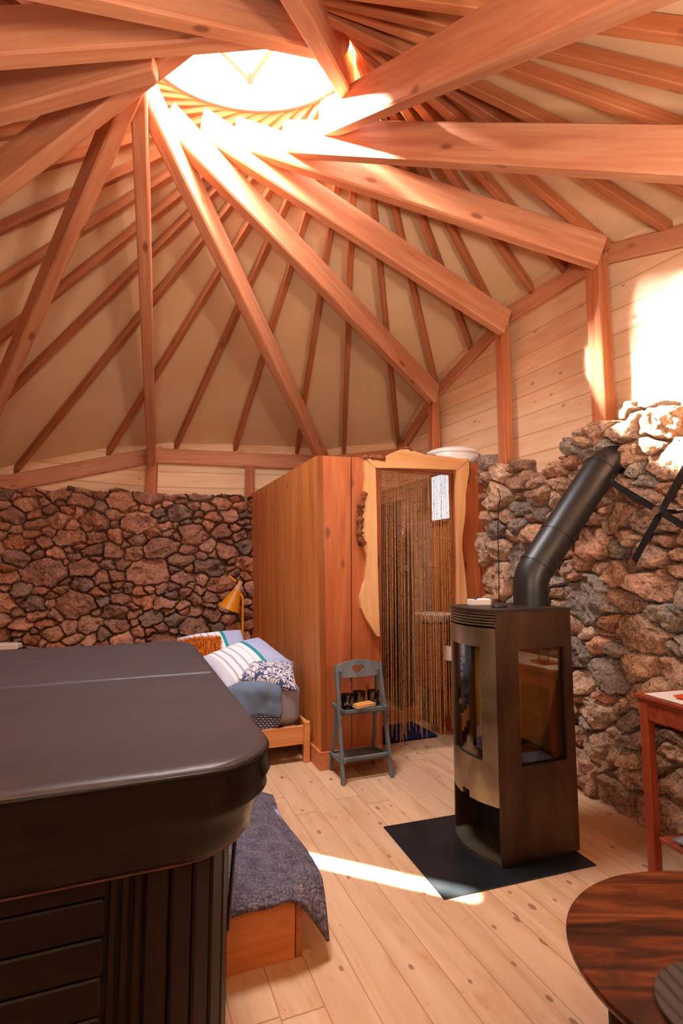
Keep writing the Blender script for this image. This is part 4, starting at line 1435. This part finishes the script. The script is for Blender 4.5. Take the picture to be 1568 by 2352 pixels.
# log niche and base
MB().box(.12, .132, .012, WD - .012, .03, .4).build('niche_back', M['soot'], stv)
MB().box(.0, DP - .012, .012, WD - .012, .385, .4).build('niche_ceiling', M['soot'], stv)
MB().prism(frontarc(.0) + [(DP, WD), (DP, 0)], .0, .018).build('base_plate', M['stoveplate'], stv)

fl2 = thing('stove_pipe', (1.012, 2.86, SH + .006), 0, 'matt black stove pipe rising from the stove and slanting into the stone wall', 'stove pipe')
rad = .091
p0, p1 = Vector((0, 0, 0)), Vector((0, 0, .085))
q = Vector((.47, .13, .76))        # start of the upper elbow
def bend(a, c, b, n=3):
    return [(a.lerp(c, k / n)).lerp(c.lerp(b, k / n), k / n) for k in range(n + 1)]
c1 = Vector((.0, 0, .15))
dirn = (q - c1).normalized()
s1 = c1 + dirn * .07
e0 = q + dirn * .0
c2 = q + dirn * .07
wdir = Vector((.94, .34, .0)).normalized()
e1 = c2 + wdir * .10
MB().tube([p0, p1] + bend(Vector((0, 0, .085)), c1, s1)[1:], rad, 36).build('lower_elbow', M['flue'], fl2, smooth=True, angle=50)
MB().tube([s1 - dirn * .01, s1.lerp(e0, .33), s1.lerp(e0, .66), e0], rad * 1.012, 36).build('pipe', M['flue'], fl2, smooth=True, angle=50)
MB().tube(bend(e0 - dirn * .02, c2, e1) + [e1 + wdir * .25], rad, 36).build('upper_elbow', M['flue'], fl2, smooth=True, angle=50)
for c in (s1, s1.lerp(e0, .3), e0):
    MB().tube([c - dirn * .005, c + dirn * .005], rad * 1.05, 36).build('seam_ring', M['flue'], fl2, smooth=True, angle=40)
MB().tube([Vector((0, 0, 0)), Vector((0, 0, .006))], rad * 1.08, 36).build('collar', M['flue'], fl2, smooth=True, angle=40)
MB().tube([Vector((0, 0, .06)), Vector((0, 0, .066))], rad * 1.03, 36).build('seam_ring', M['flue'], fl2, smooth=True, angle=40)

zt = SH + .006
fb = thing('firelighter_box', (.735, 2.86, zt), R(10), 'small white open box with matches on top of the stove', 'box')
m = MB(); m.box(-.055, .055, -.03, .03, 0, .006, .002); m.box(-.055, .055, -.03, -.026, 0, .03, .002); m.box(-.055, .055, .026, .03, 0, .03, .002); m.box(-.055, -.051, -.03, .03, 0, .03, .002); m.box(.051, .055, -.03, .03, 0, .03, .002)
m.build('tray', M['white'], fb)
m = MB(); m.box(.0, .05, -.026, .026, .006, .034, .003); m.build('lid', M['white'], fb)
m = MB(); m.tube([(-.03, 0, .022), (-.005, .01, .045)], .006, 8); m.build('lighter', M['dark'], fb)
cs = MB().lathe([(0, 0), (.038, 0), (.04, .004), (.036, .01), (0, .01)], 32).build('black_coaster', M['blackmetal'], smooth=True, angle=40)
cs.location = (.80, 2.72, zt)
tag(cs, 'small black disc lying on the stove top in front of the white box', 'coaster')

# ------------------------------------------------------------------ cross-shaped bracket on the right stone wall
xb = thing('cross_bracket', (1.615, 2.66, 1.64), 0, 'black metal cross with a chrome hub fixed to the right stone wall', 'wall bracket')
dr = Vector((.42, -.9, 0)).normalized()         # along the wall
nr = Vector((-.9, -.42, 0)).normalized()        # into the room
def arm(a, b, off, nm):
    A = dr * a[0] + Vector((0, 0, a[1])) + nr * off; B = dr * b[0] + Vector((0, 0, b[1])) + nr * off
    t = (B - A).normalized(); s = t.cross(nr)
    m = MB(); lo = []
    for p in (A, B): lo.append([p + s * .016 + nr * .004, p - s * .016 + nr * .004, p - s * .016 - nr * .004, p + s * .016 - nr * .004])
    m.loops(lo)
    return m.build(nm, M['blackmetal'], xb)
arm((-.245, .175), (.22, -.15), .03, 'arm')
arm((-.15, -.25), (.20, .28), .018, 'arm')
MB().tube([nr * .012, nr * .045], .02, 20).build('hub', M['chrome'], xb, smooth=True, angle=40)
MB().tube([nr * .02, -nr * .16], .012, 12).build('wall_rod', M['blackmetal'], xb, smooth=True, angle=40)
MB().tube([dr * .05 + Vector((0, 0, .0)) - nr * .05, -nr * .05 + dr * .16], .007, 8).build('cross_rod', M['chrome'], xb)
MB().tube([dr * -.245 + Vector((0, 0, .175)) + nr * .03, dr * -.25 + Vector((0, 0, .2)) + nr * .03, dr * -.235 + Vector((0, 0, .215)) + nr * .03], .007, 8).build('hook', M['blackmetal'], xb)

cord = MB().tube([(1.15, 3.86, 1.93), (1.165, 3.85, 1.86), (1.15, 3.855, 1.80), (1.142, 3.86, 1.6), (1.14, 3.86, 1.35), (1.138, 3.87, 1.02)], .0035, 6).build('hanging_cord', M['dark'], smooth=True)
tag(cord, 'thin dark cord hanging down the left end of the right stone wall', 'cord')

# ------------------------------------------------------------------ console table at the right
TA = R(16)
tb = thing('side_table', (1.355, 2.525, 0), TA, 'reddish stained wooden table against the right stone wall', 'table')
TW, TL, THt = .36, 1.1, .78
m = MB(); m.box(0, TW, -TL, 0, THt - .018, THt, .003); m.build('tabletop', M['tablewood'], tb)
MB().box(.008, TW - .008, -TL + .01, -.01, THt - .032, THt - .018, .002).build('moulding', M['tablewood'], tb)
for x in (.012, TW - .056):
    for y in (-.056, -TL + .012):
        MB().box(x, x + .044, y, y + .044, 0, THt - .03, .004).build('leg', M['tableleg'], tb)
for x in (.02, TW - .04):
    MB().box(x, x + .02, -TL + .05, -.055, THt - .11, THt - .03, .002).build('apron', M['tablewood'], tb)
for y in (-.04, -TL + .02):
    MB().box(.055, TW - .055, y, y + .02, THt - .11, THt - .03, .002).build('apron', M['tablewood'], tb)
MB().box(.02, TW - .02, -TL + .03, -.075, .16, .178, .003).build('lower_shelf', M['tablewood'], tb)
def onT(x, y, z):
    return Vector((1.355 + x * math.cos(TA) - y * math.sin(TA), 2.525 + x * math.sin(TA) + y * math.cos(TA), z))
rn = NT('woven_runner'); wv = rn.n('ShaderNodeTexWave', wave_type='BANDS'); wv.inputs['Scale'].default_value = 60.
rn.l(rn.coord('Object'), wv.inputs['Vector'])
c = rn.ramp(wv.outputs[0], [(.2, srgb('#d8cfc0')), (.7, srgb('#ece6da'))])
o = MB().box(.025, TW - .02, -TL + .1, -.035, 0, .003, .001).build('table_runner', rn.out(c, .9))
o.location = onT(0, 0, THt); o.rotation_euler = (0, 0, TA)
tag(o, 'white woven runner covering the reddish table top', 'table runner')
ot = thing('orange_dish', onT(.135, -.2, THt + .003), TA + R(8), 'square orange dish on the white table runner at the right edge', 'dish')
m = MB()
sq = lambda h, z: [(-h, -h, z), (h, -h, z), (h, h, z), (-h, h, z)]
m.loops([sq(.045, 0), sq(.062, .014), sq(.058, .014), sq(.044, .005)])
m.build('dish', M['orange'], ot)
gl = thing('water_glass', onT(.135, -.2, THt + .009), TA, 'clear drinking glass standing on the orange dish', 'glass')
MB().lathe([(0, 0), (.026, 0), (.03, .004), (.037, .09), (.035, .09), (.028, .01), (0, .008)], 32).build('tumbler', M['glass'], gl, smooth=True, angle=50)
for k, (y, zz, col, lab) in enumerate(((-.25, .178, '#6f7078', 'grey magazine lying on the lower shelf of the reddish table, bottom of two'),
                                       (-.27, .19, '#8b8a95', 'pale grey magazine lying on top of another on the lower table shelf'))):
    mg = thing('magazine', onT(.16, y, zz), TA + R(4 + 7 * k), lab, 'magazine', 'magazines under the table')
    MB().box(-.1, .1, -.14, .14, 0, .01, .001).build('cover', plain('magazine_cover_%d' % k, col, .35), mg)
    MB().box(-.098, .101, -.138, .138, .001, .009).build('pages', M['pages'], mg)

# ------------------------------------------------------------------ coffee table in the corner of the frame
cw = NT('dark_acacia_top')
v = cw.coord('Object', (1.2, 11, 9))
g = cw.noise(v, 1.6, 7, .62, .9)
b = cw.noise(cw.coord('Object', (3, 7, 5)), 1.6, 4, .6, .6)
c = cw.ramp(g, [(.32, srgb('#1e0d07')), (.46, srgb('#48220f')), (.55, srgb('#6a3418')), (.7, srgb('#94552c'))])
c = cw.mix(cw.ramp(b, [(.5, (0, 0, 0, 1)), (.7, (.85, .85, .85, 1))]), c, srgb('#2a120a'))
M['acacia'] = cw.out(c, .36, spec=.4)
CX, CY, CZ = .96, 1.32, .45
ct = thing('coffee_table', (CX, CY, 0), 0, 'oval dark acacia coffee table at the bottom right corner', 'coffee table')
el = lambda k, s, n=72: (.412 * s * math.cos(2 * PI * k / n), .378 * s * math.sin(2 * PI * k / n))
lo = []
for s, z in ((.97, CZ - .024), (.99, CZ - .02), (1., CZ - .012), (1., CZ - .004), (.992, CZ)):
    lo.append([(el(k, s)[0], el(k, s)[1], z) for k in range(72)])
MB().loops(lo).build('tabletop', M['acacia'], ct, smooth=True, angle=40)
for x, y, a in ((-.365, -.07, 25), (.2, .3, 60), (.36, -.1, -20), (-.0, -.36, 90)):
    o = MB().box(-.018, .018, -.005, .005, 0, CZ - .024, .001).build('leg', M['blackmetal'], ct)
    o.location = (x, y, 0); o.rotation_euler = (0, 0, R(a))
for (x0, y0), (x1, y1) in (((-.365, -.07), (.36, -.1)), ((.2, .3), (0, -.36))):
    MB().tube([(x0, y0, CZ - .03), (x1, y1, CZ - .03)], .006, 6).build('cross_bar', M['blackmetal'], ct)
gw = NT('black_stained_ash')
wv = gw.n('ShaderNodeTexWave', wave_type='BANDS', bands_direction='X'); wv.inputs['Scale'].default_value = 4.2; wv.inputs['Distortion'].default_value = 5.; wv.inputs['Detail'].default_value = 1.; wv.inputs['Detail Scale'].default_value = .6
gw.l(gw.coord('Object', (3, .8, 1), (0, 0, R(-25))), wv.inputs['Vector'])
c = gw.ramp(wv.outputs[0], [(.0, srgb('#27211f')), (.12, srgb('#413a39')), (.9, srgb('#4c4544'))])
M['ash'] = gw.out(c, .5, spec=.4)
ty = thing('round_tray', (.80, 1.17, CZ), 0, 'round dark grey wooden tray on the coffee table', 'tray')
MB().lathe([(0, 0), (.134, 0), (.142, .003), (.144, .008), (.142, .012), (0, .012)], 64).build('disc', M['ash'], ty, smooth=True, angle=40)

# ------------------------------------------------------------------ camera and light
cam = bpy.data.cameras.new('camera')
cam.sensor_fit = 'VERTICAL'; cam.sensor_height = 36.; cam.lens = 36. * 1215. / 2352.
cam.clip_start = .02
co = bpy.data.objects.new('camera', cam); COL.objects.link(co)
co.location = (0, 0, 1.37)
co.rotation_euler = (R(90) + math.atan(121 / 1215.), 0, 0)
S.camera = co

w = bpy.data.worlds.new('sky'); S.world = w; w.use_nodes = True
bg = w.node_tree.nodes['Background']
bg.inputs[0].default_value = (.95, .97, 1.02, 1); bg.inputs[1].default_value = 55.

sun = bpy.data.lights.new('sun', 'SUN'); sun.energy = 3200.; sun.angle = R(18); sun.color = (1., .93, .82)
so = bpy.data.objects.new('sun', sun); COL.objects.link(so)
sd = Vector((2.48, -.2, -1.72)).normalized()
so.rotation_euler = sd.to_track_quat('-Z', 'Y').to_euler()

# warm fill light behind the camera, added to lift the roof; no fixture there
ul = bpy.data.lights.new('added_roof_fill', 'AREA'); ul.shape = 'DISK'; ul.size = .45; ul.energy = 48.; ul.color = (1., .9, .8)
uo = bpy.data.objects.new('added_roof_fill', ul); COL.objects.link(uo)
uo.location = (-.35, -.4, 1.7)
uo.rotation_euler = (Vector((.45, .4, 1.))).to_track_quat('-Z', 'Y').to_euler()

u2 = bpy.data.lights.new('added_roof_fill', 'AREA'); u2.shape = 'DISK'; u2.size = .45; u2.energy = 40.; u2.color = (1., .9, .8)  # second added fill, out of view, brightening the canvas at upper right
uo2 = bpy.data.objects.new('added_roof_fill', u2); COL.objects.link(uo2)
uo2.location = (1.7, .65, 1.7); uo2.rotation_euler = (Vector((-.35, .35, 1.))).to_track_quat('-Z', 'Y').to_euler()

# narrow lamp added at the skylight to throw the bright streak on the floor
gl_ = bpy.data.lights.new('added_streak_lamp', 'AREA'); gl_.shape = 'RECTANGLE'; gl_.size = 1.0; gl_.size_y = .012
gl_.energy = 5.; gl_.spread = R(1.6); gl_.color = (1., .96, .88)
go = bpy.data.objects.new('added_streak_lamp', gl_); COL.objects.link(go)
g0, g1 = Vector((-.46, 2.66, 4.35)), Vector((.22, 2.475, 0))
zz = (g0 - g1).normalized(); xx = (Vector((.9, -.36, 0)) - zz * Vector((.9, -.36, 0)).dot(zz)).normalized(); yy = zz.cross(xx)
mm = Matrix((xx, yy, zz)).transposed().to_4x4(); mm.translation = g0
go.matrix_world = mm

# the sky seen through the skylight is sampled through this portal
pl = bpy.data.lights.new('skylight_portal', 'AREA'); pl.shape = 'DISK'; pl.size = 1.14
pl.cycles.is_portal = True
po = bpy.data.objects.new('skylight_portal', pl); COL.objects.link(po)
po.location = (ci.x, ci.y, 4.24 + .175)
po.rotation_euler = (math.atan(.33), 0, 0)

S.view_settings.view_transform = 'Standard'
S.view_settings.look = 'None'
S.view_settings.gamma = 1.0
S.view_settings.exposure = .35
S.cycles.max_bounces = 7
S.cycles.diffuse_bounces = 5
S.cycles.glossy_bounces = 3
S.cycles.transmission_bounces = 4
S.cycles.transparent_max_bounces = 12
S.cycles.caustics_reflective = False
S.cycles.caustics_refractive = False
S.cycles.sample_clamp_indirect = 12.
S.cycles.use_adaptive_sampling = True
S.cycles.adaptive_threshold = .05
S.cycles.use_denoising = True
bpy.context.view_layer.update()
